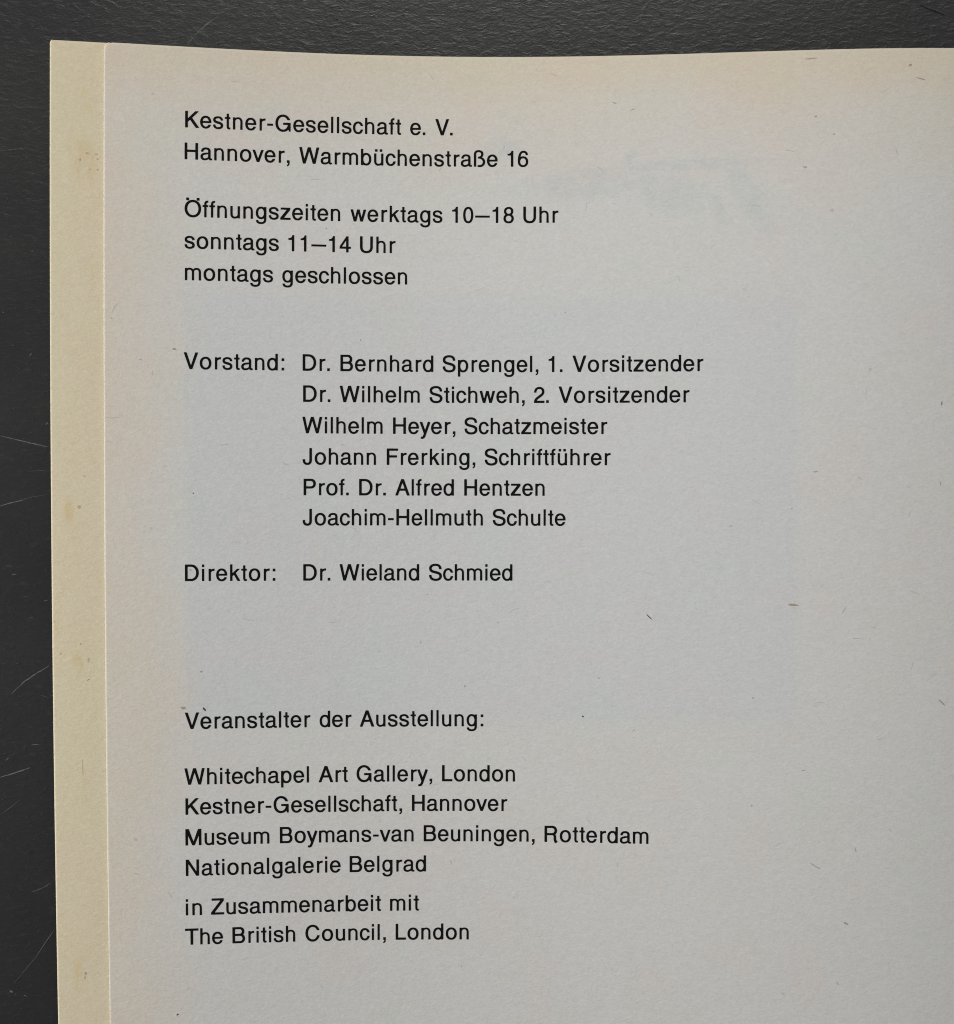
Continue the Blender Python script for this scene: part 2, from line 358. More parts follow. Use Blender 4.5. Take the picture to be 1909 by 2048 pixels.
for i in range(55):      # stray short fibres in the stock
    u, v = rnd.uniform(-690, 930), rnd.uniform(-890, 1000); a = rnd.gauss(0.1, 0.7); l = rnd.uniform(3, 12); b = a + rnd.uniform(-0.6, 0.6)
    page_marks += [(q, 5) for q in ribbon_poly([(u, v), (u + l * math.cos(a), v + l * math.sin(a)), (u + l * (math.cos(a) + math.cos(b)), v + l * (math.sin(a) + math.sin(b)))], rnd.uniform(0.8, 1.4), True, 0.3)]

flyleaf = sheet('flyleaf', U0_FLY, 1240, V0 - 0.4, 1800, 7, 0.00042, 0.00030, M_fly, book, fly_marks)
page = sheet('printed_page', U0_PAGE, 1240, V0, 1800, 15, 0.0, 0.00016, M_page, book, page_marks)

# ------------------------------------------------------------------ the print
# outlines of the grotesque letters, drawn for this scene: advance, left, right, contours (1000 to the em)
FONT = json.loads('''{"n":{"a":565,"x0":69,"x1":491,"c":[[[80,-8],[92,-9],[158,-9],[168,-6],[174,1],[175,14],[175,362],[176,380],[182,394],[194,412],[206,428],[218,438],[234,447],[248,453],[266,457],[284,459],[306,457],[324,453],[338,446],[353,436],[365,424],[374,410],[381,394],[385,376],[389,356],[390,332],[385,22],[386,1],[392,-6],[408,-9],[474,-9],[482,-7],[488,-2],[490,4],[491,20],[487,292],[486,350],[482,388],[469,430],[454,460],[443,476],[428,491],[416,502],[398,514],[374,527],[354,534],[326,540],[296,543],[266,542],[236,536],[216,529],[182,513],[176,516],[170,527],[164,530],[158,532],[86,532],[78,530],[72,524],[69,508],[69,14],[72,-1]]]},
"h":{"a":560,"x0":66,"x1":488,"c":[[[77,-8],[89,-9],[155,-9],[165,-6],[171,1],[172,14],[172,362],[173,380],[179,394],[191,412],[201,424],[214,436],[227,445],[243,452],[261,457],[279,459],[299,458],[317,454],[333,448],[347,439],[359,428],[369,414],[377,398],[382,380],[385,358],[387,332],[382,22],[383,1],[389,-6],[399,-9],[471,-9],[483,-4],[487,2],[488,8],[483,350],[477,394],[464,436],[443,471],[416,500],[400,512],[383,521],[365,529],[347,535],[305,542],[261,542],[227,535],[207,526],[183,514],[176,514],[173,520],[172,530],[172,710],[171,716],[167,722],[161,725],[155,727],[81,726],[70,722],[67,712],[66,14],[69,-1]]]},
"m":{"a":818,"x0":60,"x1":754,"c":[[[71,-8],[84,-9],[150,-9],[158,-6],[165,2],[166,16],[167,394],[171,406],[178,418],[188,431],[200,442],[224,453],[254,458],[272,456],[290,452],[306,446],[320,437],[332,425],[342,412],[348,400],[353,382],[356,364],[357,344],[354,14],[355,2],[359,-4],[366,-8],[374,-9],[440,-9],[452,-6],[459,2],[460,44],[457,388],[470,416],[482,430],[493,440],[504,446],[518,452],[534,456],[552,458],[572,456],[588,453],[602,447],[618,438],[628,428],[638,412],[648,382],[651,346],[648,44],[649,2],[656,-7],[666,-9],[734,-9],[744,-7],[749,-4],[753,2],[754,16],[750,368],[747,398],[739,428],[729,448],[716,470],[689,500],[656,522],[638,530],[618,536],[576,543],[530,543],[510,539],[489,532],[474,525],[458,516],[442,502],[422,483],[416,480],[410,483],[380,508],[356,522],[326,534],[290,542],[260,544],[230,543],[204,537],[170,525],[156,531],[144,532],[80,532],[72,531],[66,528],[61,520],[60,508],[60,14],[62,-1]]]},
"r":{"a":385,"x0":98,"x1":361,"c":[[[109,-8],[123,-9],[185,-9],[195,-6],[201,1],[202,16],[202,346],[204,364],[213,382],[223,398],[238,412],[255,423],[273,431],[287,436],[311,440],[347,442],[357,446],[361,458],[361,520],[359,530],[353,536],[345,539],[327,539],[281,533],[249,523],[209,504],[207,505],[203,508],[201,520],[198,526],[189,531],[117,532],[106,530],[100,524],[98,508],[98,14],[101,-2]]]},
"u":{"a":559,"x0":68,"x1":487,"c":[[[232,-20],[272,-21],[304,-17],[334,-8],[374,11],[379,8],[386,-4],[398,-9],[470,-9],[478,-7],[484,-1],[487,16],[487,508],[485,524],[478,530],[466,532],[400,532],[389,530],[383,524],[381,508],[381,158],[380,140],[374,128],[362,110],[350,98],[334,87],[320,79],[302,73],[284,69],[262,67],[232,72],[218,78],[207,86],[198,94],[190,106],[183,124],[178,142],[174,188],[174,508],[172,524],[164,530],[142,532],[82,531],[76,530],[70,524],[68,508],[68,182],[71,148],[79,110],[90,80],[101,58],[116,40],[134,21],[154,6],[176,-5],[202,-14]]]},
"i":{"a":256,"x0":74,"x1":176,"c":[[[83,-8],[96,-9],[162,-9],[172,-4],[176,4],[176,512],[175,520],[172,526],[168,530],[162,532],[86,531],[78,526],[74,518],[74,10],[76,-2]],[[87,608],[158,607],[168,609],[173,614],[176,626],[176,706],[174,718],[170,723],[158,727],[92,727],[84,726],[78,721],[74,710],[74,622],[78,613]]]},
"l":{"a":255,"x0":74,"x1":176,"c":[[[83,-8],[96,-9],[162,-9],[172,-4],[176,4],[176,706],[175,716],[172,722],[168,725],[162,727],[86,726],[78,722],[74,712],[74,14],[76,-2]]]},
"o":{"a":590,"x0":40,"x1":544,"c":[[[272,-22],[302,-23],[326,-21],[350,-17],[372,-12],[410,4],[434,19],[454,34],[475,56],[489,74],[516,119],[526,146],[534,170],[539,196],[543,226],[544,254],[543,292],[535,346],[528,374],[519,398],[507,422],[492,448],[474,470],[452,491],[433,506],[409,520],[386,531],[362,538],[342,543],[314,546],[260,546],[236,542],[212,536],[175,520],[151,506],[132,491],[110,470],[95,452],[85,436],[69,406],[58,380],[51,356],[45,328],[41,298],[40,268],[41,230],[49,176],[56,152],[66,124],[92,76],[109,56],[132,33],[150,19],[174,4],[194,-6],[222,-14],[246,-20]],[[276,70],[248,77],[222,92],[202,110],[181,140],[167,172],[158,208],[155,236],[155,292],[161,328],[170,361],[184,388],[204,416],[224,434],[248,447],[272,453],[300,455],[330,449],[344,443],[360,434],[380,416],[400,388],[416,356],[425,320],[429,290],[429,232],[423,196],[414,164],[399,134],[380,106],[358,88],[332,76],[302,70]]]},
"b":{"a":565,"x0":57,"x1":522,"c":[[[262,-22],[300,-24],[326,-22],[360,-15],[384,-6],[408,8],[432,25],[455,50],[474,74],[489,100],[500,124],[513,166],[519,202],[522,248],[521,304],[518,328],[512,358],[495,410],[480,440],[468,458],[452,477],[429,500],[409,514],[386,527],[362,537],[336,544],[308,547],[278,547],[254,544],[234,540],[206,531],[176,516],[170,516],[168,518],[165,530],[165,704],[163,718],[157,724],[146,727],[68,726],[62,723],[59,718],[57,704],[57,16],[58,2],[62,-5],[72,-8],[146,-9],[158,-5],[168,6],[174,8],[218,-13],[242,-19]],[[272,70],[248,79],[229,92],[212,110],[194,140],[182,172],[175,202],[170,244],[170,280],[175,320],[182,352],[193,382],[212,412],[230,432],[248,444],[272,453],[296,455],[324,450],[348,438],[368,418],[386,392],[400,362],[409,328],[414,278],[413,242],[409,196],[402,167],[386,131],[368,105],[348,85],[324,74],[296,68]]]},
"d":{"a":563,"x0":32,"x1":502,"c":[[[233,-22],[276,-24],[312,-20],[346,-10],[384,9],[391,8],[400,-5],[412,-9],[486,-9],[496,-5],[501,2],[502,16],[502,704],[500,718],[492,725],[480,727],[412,727],[402,725],[396,718],[394,704],[394,530],[393,520],[390,516],[388,514],[382,515],[358,528],[334,537],[312,543],[292,546],[262,547],[234,546],[214,542],[186,535],[166,526],[144,514],[124,498],[106,482],[78,446],[63,418],[54,398],[42,358],[35,320],[32,292],[32,236],[34,212],[39,178],[45,154],[57,118],[75,82],[84,68],[104,44],[127,22],[150,6],[178,-8],[204,-17]],[[244,70],[220,78],[198,92],[182,110],[165,136],[153,166],[145,196],[140,248],[141,290],[146,328],[154,358],[168,392],[184,416],[202,434],[222,446],[246,453],[270,455],[298,449],[322,436],[344,416],[363,386],[376,350],[384,314],[388,274],[387,232],[380,188],[368,148],[358,128],[340,104],[318,85],[296,74],[270,68]]]},
"p":{"a":567,"x0":57,"x1":522,"c":[[[68,-214],[80,-216],[150,-216],[158,-212],[164,-206],[165,-194],[165,-8],[168,5],[170,7],[176,7],[200,-5],[222,-14],[246,-20],[270,-23],[300,-24],[324,-22],[344,-19],[368,-12],[390,-3],[410,9],[432,25],[447,40],[474,74],[497,118],[513,170],[521,218],[522,268],[520,310],[517,338],[510,364],[500,398],[492,416],[476,446],[459,470],[426,503],[404,517],[380,530],[362,537],[336,544],[312,546],[284,547],[258,545],[230,539],[206,531],[174,515],[168,517],[158,528],[146,532],[74,532],[66,530],[59,524],[57,506],[57,-194],[60,-208]],[[272,70],[248,79],[229,92],[212,110],[194,140],[182,172],[175,202],[170,244],[170,280],[175,320],[182,352],[193,382],[212,412],[230,432],[248,444],[272,453],[296,455],[324,450],[348,438],[368,418],[386,392],[400,362],[409,328],[414,278],[413,242],[409,196],[402,167],[386,131],[368,105],[348,85],[324,74],[296,68]]]},
"g":{"a":579,"x0":45,"x1":510,"c":[[[228,-226],[270,-229],[320,-227],[362,-219],[398,-206],[416,-196],[434,-184],[462,-159],[483,-128],[498,-94],[507,-56],[510,-14],[510,512],[508,524],[500,530],[486,532],[416,531],[408,528],[400,518],[396,515],[390,516],[368,528],[348,536],[306,545],[282,547],[252,546],[228,543],[206,538],[182,529],[162,518],[138,500],[120,484],[92,448],[76,422],[67,400],[53,356],[47,316],[45,256],[47,212],[56,170],[71,124],[92,86],[114,57],[138,34],[170,11],[200,-2],[236,-10],[272,-13],[312,-11],[354,0],[392,18],[398,17],[401,14],[402,-14],[399,-46],[395,-64],[387,-86],[374,-104],[360,-117],[338,-128],[318,-134],[282,-139],[252,-137],[222,-132],[198,-123],[181,-112],[170,-100],[160,-82],[154,-58],[150,-53],[144,-50],[128,-50],[68,-56],[60,-59],[54,-64],[51,-74],[53,-88],[65,-124],[80,-151],[102,-175],[122,-191],[156,-209],[188,-219]],[[254,79],[230,87],[210,102],[192,122],[177,146],[164,177],[158,206],[153,254],[154,296],[158,332],[166,362],[180,394],[196,418],[215,436],[235,448],[258,455],[282,456],[308,451],[332,438],[354,417],[372,388],[385,352],[392,320],[396,278],[395,238],[389,200],[378,160],[368,140],[350,113],[330,94],[306,82],[278,77]]]},
"c":{"a":481,"x0":15,"x1":468,"c":[[[216,-22],[262,-24],[304,-17],[342,-3],[378,20],[396,35],[410,50],[422,64],[437,88],[457,134],[464,154],[468,172],[465,184],[460,189],[454,191],[382,191],[366,189],[359,182],[349,152],[337,128],[318,100],[305,88],[292,80],[276,73],[258,69],[244,68],[226,70],[210,75],[196,82],[184,91],[171,104],[150,134],[135,176],[127,212],[125,260],[127,310],[135,346],[149,386],[168,416],[190,437],[208,447],[228,453],[250,455],[274,451],[300,438],[321,418],[338,394],[357,352],[364,346],[378,343],[448,343],[460,346],[465,352],[466,362],[463,374],[442,424],[422,458],[400,485],[372,508],[340,528],[306,540],[274,546],[252,547],[222,546],[198,543],[178,537],[156,530],[138,521],[102,495],[84,477],[69,458],[45,416],[27,364],[18,320],[15,248],[20,190],[27,158],[39,122],[60,80],[75,58],[90,40],[106,26],[130,8],[148,-2],[168,-12],[192,-18]]]},
"e":{"a":551,"x0":31,"x1":515,"c":[[[241,-22],[289,-24],[329,-19],[367,-6],[403,14],[421,27],[439,44],[467,78],[482,106],[492,128],[496,142],[495,152],[487,157],[479,159],[407,159],[395,157],[385,151],[372,128],[355,105],[331,85],[313,76],[293,70],[271,68],[251,70],[229,77],[209,88],[192,104],[175,124],[160,154],[151,182],[146,208],[146,218],[149,221],[155,224],[163,225],[445,225],[497,227],[505,229],[510,232],[515,244],[513,304],[504,356],[488,404],[464,448],[437,482],[420,496],[397,513],[373,526],[355,534],[331,541],[307,545],[283,547],[253,546],[229,544],[205,539],[181,530],[163,522],[145,511],[125,496],[104,476],[85,453],[61,412],[54,394],[43,358],[34,310],[31,278],[31,244],[33,214],[38,184],[43,161],[54,128],[79,80],[107,44],[127,26],[149,10],[173,-3],[193,-12],[217,-19]],[[151,313],[148,316],[147,326],[156,358],[171,392],[188,416],[204,430],[223,443],[245,451],[269,455],[293,453],[313,447],[334,436],[352,422],[369,400],[380,382],[393,350],[399,322],[398,316],[395,314],[385,311],[167,311]]]},
"s":{"a":508,"x0":31,"x1":468,"c":[[[216,-22],[265,-24],[311,-20],[349,-11],[389,6],[419,27],[442,52],[460,86],[468,118],[468,158],[464,182],[460,196],[451,214],[440,232],[413,260],[379,282],[341,299],[301,311],[205,336],[175,346],[155,358],[144,374],[141,388],[144,406],[151,422],[163,436],[179,445],[199,453],[221,457],[247,459],[271,457],[289,453],[311,445],[325,435],[336,424],[345,412],[353,394],[359,370],[362,364],[367,361],[383,360],[445,366],[455,369],[460,374],[463,380],[462,392],[453,428],[439,456],[418,484],[394,506],[361,525],[329,537],[289,545],[239,547],[197,544],[155,536],[119,522],[101,512],[85,501],[61,476],[44,446],[36,416],[34,392],[35,368],[37,352],[42,338],[59,304],[71,290],[85,276],[113,258],[145,243],[181,231],[277,206],[313,194],[341,179],[350,170],[355,160],[360,142],[357,122],[351,106],[337,91],[320,80],[299,71],[275,66],[247,64],[221,67],[199,72],[181,80],[166,92],[156,104],[146,122],[141,136],[135,170],[127,178],[113,180],[53,175],[41,173],[35,169],[31,160],[31,152],[36,122],[40,106],[57,68],[79,38],[107,14],[141,-4],[179,-17]]]},
"a":{"a":547,"x0":26,"x1":535,"c":[[[178,-22],[201,-24],[231,-23],[255,-20],[279,-15],[321,1],[369,30],[377,27],[396,8],[411,-3],[429,-11],[447,-15],[473,-17],[497,-14],[527,-4],[531,-2],[535,4],[534,20],[525,52],[521,62],[515,66],[509,68],[489,68],[477,70],[471,75],[468,82],[466,112],[466,392],[463,416],[458,436],[444,470],[422,496],[393,519],[359,534],[339,540],[311,545],[255,548],[209,544],[167,533],[149,526],[129,514],[97,488],[73,454],[57,418],[52,398],[49,376],[49,368],[53,360],[59,357],[69,355],[135,350],[147,352],[155,358],[166,404],[172,416],[179,426],[197,442],[211,448],[225,453],[243,457],[263,458],[291,455],[311,450],[329,442],[341,434],[348,424],[354,410],[357,388],[357,340],[356,332],[352,326],[341,323],[269,319],[225,313],[173,303],[131,290],[101,275],[73,254],[51,227],[38,202],[32,184],[28,166],[26,128],[29,106],[33,88],[49,52],[74,22],[102,2],[119,-8],[137,-14]],[[207,64],[185,67],[167,75],[154,86],[144,100],[139,122],[137,146],[142,172],[151,188],[161,198],[173,206],[191,215],[215,223],[341,247],[347,247],[353,245],[356,242],[357,232],[357,146],[354,134],[347,122],[335,109],[321,97],[287,79],[269,73],[249,68]]]},
"f":{"a":288,"x0":16,"x1":269,"c":[[[100,-8],[114,-9],[176,-9],[187,-4],[191,4],[192,434],[194,440],[200,445],[246,446],[258,449],[264,458],[265,472],[265,514],[264,520],[260,527],[254,530],[248,532],[204,532],[198,534],[194,538],[192,550],[193,596],[195,608],[199,620],[204,627],[210,633],[224,640],[258,644],[262,646],[266,652],[268,674],[269,718],[267,724],[264,730],[254,733],[218,733],[186,727],[158,716],[134,699],[122,687],[111,670],[102,652],[96,634],[90,598],[89,548],[86,538],[84,534],[78,532],[30,531],[20,527],[17,520],[16,464],[20,452],[26,448],[32,446],[80,445],[86,440],[89,434],[89,10],[92,-2]]]},
"t":{"a":302,"x0":24,"x1":273,"c":[[[201,-16],[225,-17],[253,-11],[267,-5],[273,4],[266,46],[261,64],[253,71],[223,73],[213,76],[209,82],[207,88],[205,112],[205,434],[207,440],[213,445],[253,447],[263,452],[267,464],[266,518],[263,526],[255,531],[217,532],[211,534],[207,538],[205,550],[205,662],[201,674],[195,679],[187,681],[117,680],[108,676],[104,670],[103,664],[103,550],[101,538],[97,534],[92,532],[39,532],[33,530],[28,526],[24,514],[24,460],[28,452],[37,447],[91,446],[97,444],[101,440],[103,424],[103,110],[108,70],[113,52],[119,38],[128,22],[139,10],[151,1],[165,-8],[183,-14]]]},
"k":{"a":536,"x0":79,"x1":521,"c":[[[90,-8],[103,-9],[165,-9],[175,-7],[182,-2],[185,14],[186,196],[189,205],[195,212],[234,250],[243,257],[249,255],[255,248],[381,22],[393,2],[399,-4],[405,-8],[415,-9],[505,-9],[517,-6],[521,2],[520,8],[516,16],[348,308],[333,334],[331,340],[332,346],[339,356],[493,509],[498,518],[499,524],[493,530],[481,532],[391,532],[375,529],[365,520],[201,357],[195,352],[189,351],[186,356],[185,368],[185,710],[184,716],[181,722],[175,725],[169,727],[93,726],[83,722],[80,712],[79,14],[81,-1]]]},
"v":{"a":486,"x0":-4,"x1":484,"c":[[[191,-8],[204,-9],[282,-9],[294,-5],[300,2],[481,508],[484,520],[481,526],[477,530],[464,532],[390,532],[378,529],[371,524],[353,478],[252,188],[246,173],[240,169],[234,176],[227,194],[126,488],[112,524],[108,528],[102,531],[80,532],[12,532],[2,530],[-3,524],[-4,518],[-1,508],[175,14],[182,-2]]]},
"w":{"a":736,"x0":20,"x1":711,"c":[[[173,-8],[184,-9],[266,-9],[274,-6],[282,2],[293,40],[355,298],[362,318],[364,322],[368,322],[372,316],[377,298],[439,50],[450,8],[454,-2],[464,-8],[478,-9],[554,-9],[562,-7],[568,-2],[572,4],[578,22],[699,466],[711,514],[711,520],[708,526],[704,530],[694,532],[616,532],[604,530],[596,524],[592,514],[582,476],[522,230],[516,212],[512,205],[508,206],[506,210],[499,230],[434,500],[427,524],[420,530],[410,532],[328,532],[314,529],[307,524],[303,514],[236,236],[230,212],[226,206],[224,204],[220,205],[218,211],[213,224],[149,476],[139,514],[135,524],[128,530],[116,532],[38,532],[28,530],[23,526],[20,520],[22,508],[153,28],[162,2],[166,-4]]]},
"y":{"a":477,"x0":-5,"x1":474,"c":[[[81,-226],[104,-229],[130,-228],[154,-223],[172,-216],[190,-206],[208,-190],[224,-170],[236,-152],[255,-112],[278,-52],[472,494],[474,502],[473,508],[470,513],[464,517],[386,546],[374,546],[364,540],[343,484],[248,208],[244,200],[238,196],[232,202],[226,218],[125,494],[112,524],[106,529],[100,531],[80,532],[10,532],[2,530],[-4,524],[-5,518],[-2,508],[164,52],[177,10],[175,-2],[155,-58],[140,-94],[128,-116],[122,-122],[112,-126],[62,-130],[56,-133],[51,-140],[37,-190],[35,-202],[36,-208],[40,-214],[46,-218]]]},
"z":{"a":509,"x0":25,"x1":477,"c":[[[36,-8],[53,-9],[451,-9],[463,-8],[473,-4],[477,8],[477,64],[474,76],[467,81],[451,83],[211,83],[201,86],[199,92],[206,104],[459,434],[463,448],[463,512],[462,520],[457,528],[451,531],[439,532],[67,532],[53,531],[43,526],[39,514],[39,458],[41,448],[49,442],[65,440],[283,440],[293,438],[297,434],[293,424],[277,404],[29,86],[25,70],[25,8],[28,-2]]]},
"ü":{"a":573,"x0":76,"x1":495,"c":[[[240,-20],[280,-21],[312,-17],[342,-8],[382,11],[387,8],[394,-4],[406,-9],[478,-9],[486,-7],[492,-1],[495,16],[495,508],[493,524],[486,530],[474,532],[408,532],[397,530],[391,524],[389,508],[389,158],[388,140],[382,128],[370,110],[358,98],[342,87],[328,79],[310,73],[292,69],[270,67],[240,72],[226,78],[215,86],[206,94],[198,106],[191,124],[186,142],[182,188],[182,508],[180,524],[172,530],[150,532],[90,531],[84,530],[78,524],[76,508],[76,182],[79,148],[87,110],[98,80],[109,58],[124,40],[142,21],[162,6],[184,-5],[210,-14]],[[132,608],[214,607],[222,609],[228,612],[232,620],[233,638],[233,704],[232,710],[228,716],[222,719],[214,721],[144,721],[130,720],[121,716],[118,710],[117,700],[117,622],[120,613],[126,609]],[[342,608],[426,607],[436,609],[440,614],[444,626],[444,700],[443,710],[438,717],[432,720],[424,721],[352,721],[340,720],[331,716],[328,710],[327,700],[327,622],[330,613],[336,609]]]},
"ß":{"a":620,"x0":65,"x1":577,"c":[[[311,-26],[344,-26],[372,-24],[398,-19],[422,-12],[446,-3],[464,6],[485,20],[507,38],[534,68],[549,92],[559,112],[569,142],[574,166],[577,194],[576,224],[571,256],[562,286],[552,308],[534,334],[519,352],[500,369],[476,387],[441,406],[437,412],[438,418],[462,443],[480,472],[489,494],[496,526],[499,562],[496,592],[487,626],[474,652],[458,674],[435,694],[410,711],[384,723],[356,731],[324,737],[290,740],[246,739],[212,734],[182,726],[156,714],[132,698],[110,679],[92,654],[82,634],[71,602],[67,578],[65,550],[65,8],[66,2],[70,-4],[76,-8],[84,-9],[158,-9],[168,-5],[173,2],[174,16],[174,544],[177,578],[182,596],[188,609],[199,622],[212,633],[230,641],[252,646],[278,648],[302,646],[326,641],[348,633],[363,622],[377,608],[385,592],[389,574],[390,544],[388,526],[382,508],[374,494],[362,480],[349,470],[336,462],[314,454],[290,447],[258,442],[247,436],[244,430],[244,424],[247,368],[252,362],[258,359],[312,354],[350,345],[384,333],[410,317],[433,296],[451,268],[460,244],[464,208],[460,166],[451,140],[434,112],[422,100],[408,88],[384,76],[356,69],[320,66],[282,66],[254,68],[246,66],[240,61],[235,50],[226,8],[226,-2],[228,-8],[236,-13],[252,-17]]]},
"A":{"a":668,"x0":9,"x1":655,"c":[[[18,-8],[32,-9],[112,-9],[123,-8],[130,-4],[135,2],[140,14],[204,194],[212,203],[226,205],[436,205],[452,203],[457,196],[461,188],[510,46],[525,8],[530,-2],[536,-6],[544,-9],[626,-9],[644,-8],[650,-6],[654,-2],[655,4],[653,14],[425,646],[401,712],[397,718],[392,724],[376,727],[286,727],[274,724],[267,716],[11,14],[9,2],[13,-4]],[[254,304],[249,308],[249,316],[265,364],[322,524],[328,536],[332,538],[334,538],[342,526],[364,463],[413,322],[416,310],[411,304],[400,303],[266,303]]]},
"B":{"a":681,"x0":74,"x1":635,"c":[[[85,-8],[100,-9],[418,-9],[464,-5],[506,7],[530,19],[544,28],[562,42],[580,59],[593,74],[605,92],[623,128],[632,166],[635,208],[632,248],[623,284],[609,314],[592,339],[560,374],[556,382],[558,388],[569,404],[583,428],[597,464],[604,512],[604,536],[601,560],[597,584],[592,602],[582,622],[570,644],[558,658],[541,676],[512,699],[488,711],[466,718],[442,724],[416,727],[98,727],[82,725],[76,719],[75,712],[74,700],[74,14],[76,-1]],[[200,91],[194,98],[193,112],[193,308],[194,316],[200,323],[214,325],[400,325],[424,323],[446,317],[466,307],[484,291],[499,272],[508,250],[514,226],[516,202],[513,178],[506,156],[494,134],[482,120],[464,105],[436,94],[410,89],[214,89]],[[206,421],[196,425],[193,436],[193,614],[195,622],[200,627],[214,629],[382,629],[406,627],[428,621],[446,611],[459,598],[472,580],[481,562],[486,542],[487,520],[484,500],[477,478],[466,461],[454,446],[440,435],[416,425],[392,421]]]},
"C":{"a":733,"x0":41,"x1":679,"c":[[[322,-26],[350,-28],[384,-28],[410,-25],[444,-19],[474,-10],[498,0],[518,11],[548,31],[573,52],[588,68],[613,98],[633,128],[648,155],[660,184],[672,218],[678,244],[679,250],[676,256],[672,261],[666,262],[582,263],[566,260],[559,250],[543,206],[525,170],[513,152],[492,128],[468,106],[446,93],[420,82],[392,76],[366,74],[336,77],[308,84],[284,94],[260,109],[236,130],[215,158],[200,182],[178,236],[170,266],[164,296],[161,328],[161,386],[166,430],[178,484],[199,536],[212,556],[233,584],[266,613],[300,631],[336,641],[372,644],[396,641],[414,637],[432,631],[456,620],[473,608],[491,592],[520,556],[535,530],[548,502],[557,494],[570,491],[650,491],[662,493],[668,500],[669,508],[664,524],[651,556],[638,580],[612,622],[576,664],[540,693],[516,708],[494,719],[450,735],[404,744],[374,746],[336,745],[306,741],[276,734],[246,723],[216,708],[186,688],[168,674],[142,650],[116,618],[102,596],[83,560],[70,530],[57,488],[49,454],[44,418],[41,376],[41,340],[44,298],[50,260],[58,226],[71,184],[86,152],[104,118],[122,93],[149,62],[176,37],[206,16],[238,-2],[260,-11],[290,-20]]]},
"D":{"a":729,"x0":78,"x1":677,"c":[[[89,-8],[106,-9],[358,-9],[400,-5],[438,4],[468,14],[496,27],[522,43],[546,60],[582,94],[604,119],[621,146],[636,172],[655,218],[662,238],[671,284],[676,322],[677,368],[675,406],[670,442],[661,482],[652,508],[635,548],[620,574],[601,602],[576,631],[550,655],[520,677],[486,696],[450,710],[414,720],[378,725],[348,727],[100,727],[88,725],[80,718],[78,700],[78,14],[81,-2]],[[210,91],[204,92],[199,98],[197,110],[197,604],[198,620],[202,624],[210,627],[336,627],[372,623],[406,614],[428,604],[450,591],[472,574],[490,556],[503,538],[520,512],[529,494],[541,464],[547,440],[553,410],[556,376],[557,350],[555,320],[550,290],[543,262],[533,232],[523,212],[509,188],[498,172],[482,154],[451,128],[418,109],[384,97],[352,92]]]},
"F":{"a":610,"x0":79,"x1":584,"c":[[[90,-8],[103,-9],[181,-9],[189,-7],[197,2],[198,16],[198,302],[199,310],[201,317],[207,320],[217,321],[517,321],[525,322],[531,325],[536,334],[537,406],[534,416],[525,422],[511,423],[217,423],[207,424],[201,427],[199,434],[198,442],[198,608],[200,620],[207,624],[217,625],[559,625],[573,627],[579,630],[582,634],[584,646],[584,710],[582,718],[577,724],[571,726],[559,727],[103,727],[87,725],[81,719],[80,712],[79,700],[79,14],[81,-1]]]},
"G":{"a":793,"x0":47,"x1":718,"c":[[[336,-26],[374,-28],[418,-26],[454,-20],[488,-11],[512,-2],[547,16],[577,38],[608,65],[616,70],[621,68],[624,62],[634,8],[636,2],[640,-5],[646,-8],[656,-9],[704,-8],[713,-4],[717,2],[718,8],[718,364],[716,376],[710,383],[692,385],[410,385],[398,384],[390,380],[386,368],[386,304],[388,296],[394,289],[410,287],[574,287],[584,284],[586,278],[585,266],[579,242],[563,200],[548,172],[530,146],[513,128],[487,106],[464,93],[440,83],[422,78],[400,75],[382,74],[362,75],[326,82],[290,97],[263,116],[238,140],[208,182],[192,218],[176,268],[168,326],[167,362],[168,394],[172,428],[177,454],[193,502],[204,530],[217,550],[245,586],[266,605],[284,617],[316,633],[352,642],[388,644],[430,638],[454,629],[476,619],[490,609],[512,592],[525,578],[542,556],[556,532],[568,508],[574,502],[590,499],[670,499],[682,501],[689,506],[691,514],[687,526],[674,556],[655,592],[622,638],[586,673],[548,701],[508,721],[470,735],[424,744],[394,746],[352,745],[322,741],[290,734],[256,723],[230,710],[202,693],[178,675],[148,647],[126,620],[109,596],[91,562],[78,532],[68,506],[57,460],[50,422],[47,380],[47,340],[50,302],[56,262],[67,214],[74,194],[88,161],[110,122],[129,94],[152,68],[182,40],[212,19],[238,4],[268,-9],[304,-20]]]},
"H":{"a":715,"x0":66,"x1":643,"c":[[[77,-8],[89,-9],[167,-9],[177,-7],[184,2],[185,16],[185,304],[186,310],[191,316],[203,319],[503,319],[519,316],[523,310],[524,302],[524,16],[525,2],[529,-4],[533,-7],[545,-9],[627,-9],[635,-6],[640,-2],[642,4],[643,16],[643,704],[641,717],[635,724],[621,727],[543,727],[532,724],[526,718],[524,704],[524,434],[522,428],[519,423],[503,421],[203,421],[195,422],[189,424],[186,430],[185,440],[185,704],[183,718],[177,725],[165,727],[83,727],[75,725],[70,722],[67,716],[66,704],[66,14],[69,-1]]]},
"J":{"a":509,"x0":17,"x1":433,"c":[[[187,-26],[230,-28],[270,-25],[308,-15],[338,-2],[366,17],[388,40],[406,68],[422,106],[430,148],[433,194],[433,706],[431,718],[422,725],[410,727],[332,727],[324,724],[317,716],[316,182],[313,154],[308,130],[303,116],[294,100],[285,92],[276,84],[264,79],[248,75],[230,72],[216,73],[200,75],[186,80],[174,87],[162,98],[146,124],[136,160],[130,218],[126,227],[120,230],[110,232],[36,230],[24,226],[19,220],[17,212],[19,184],[27,130],[44,80],[62,50],[85,22],[116,-2],[146,-16]]]},
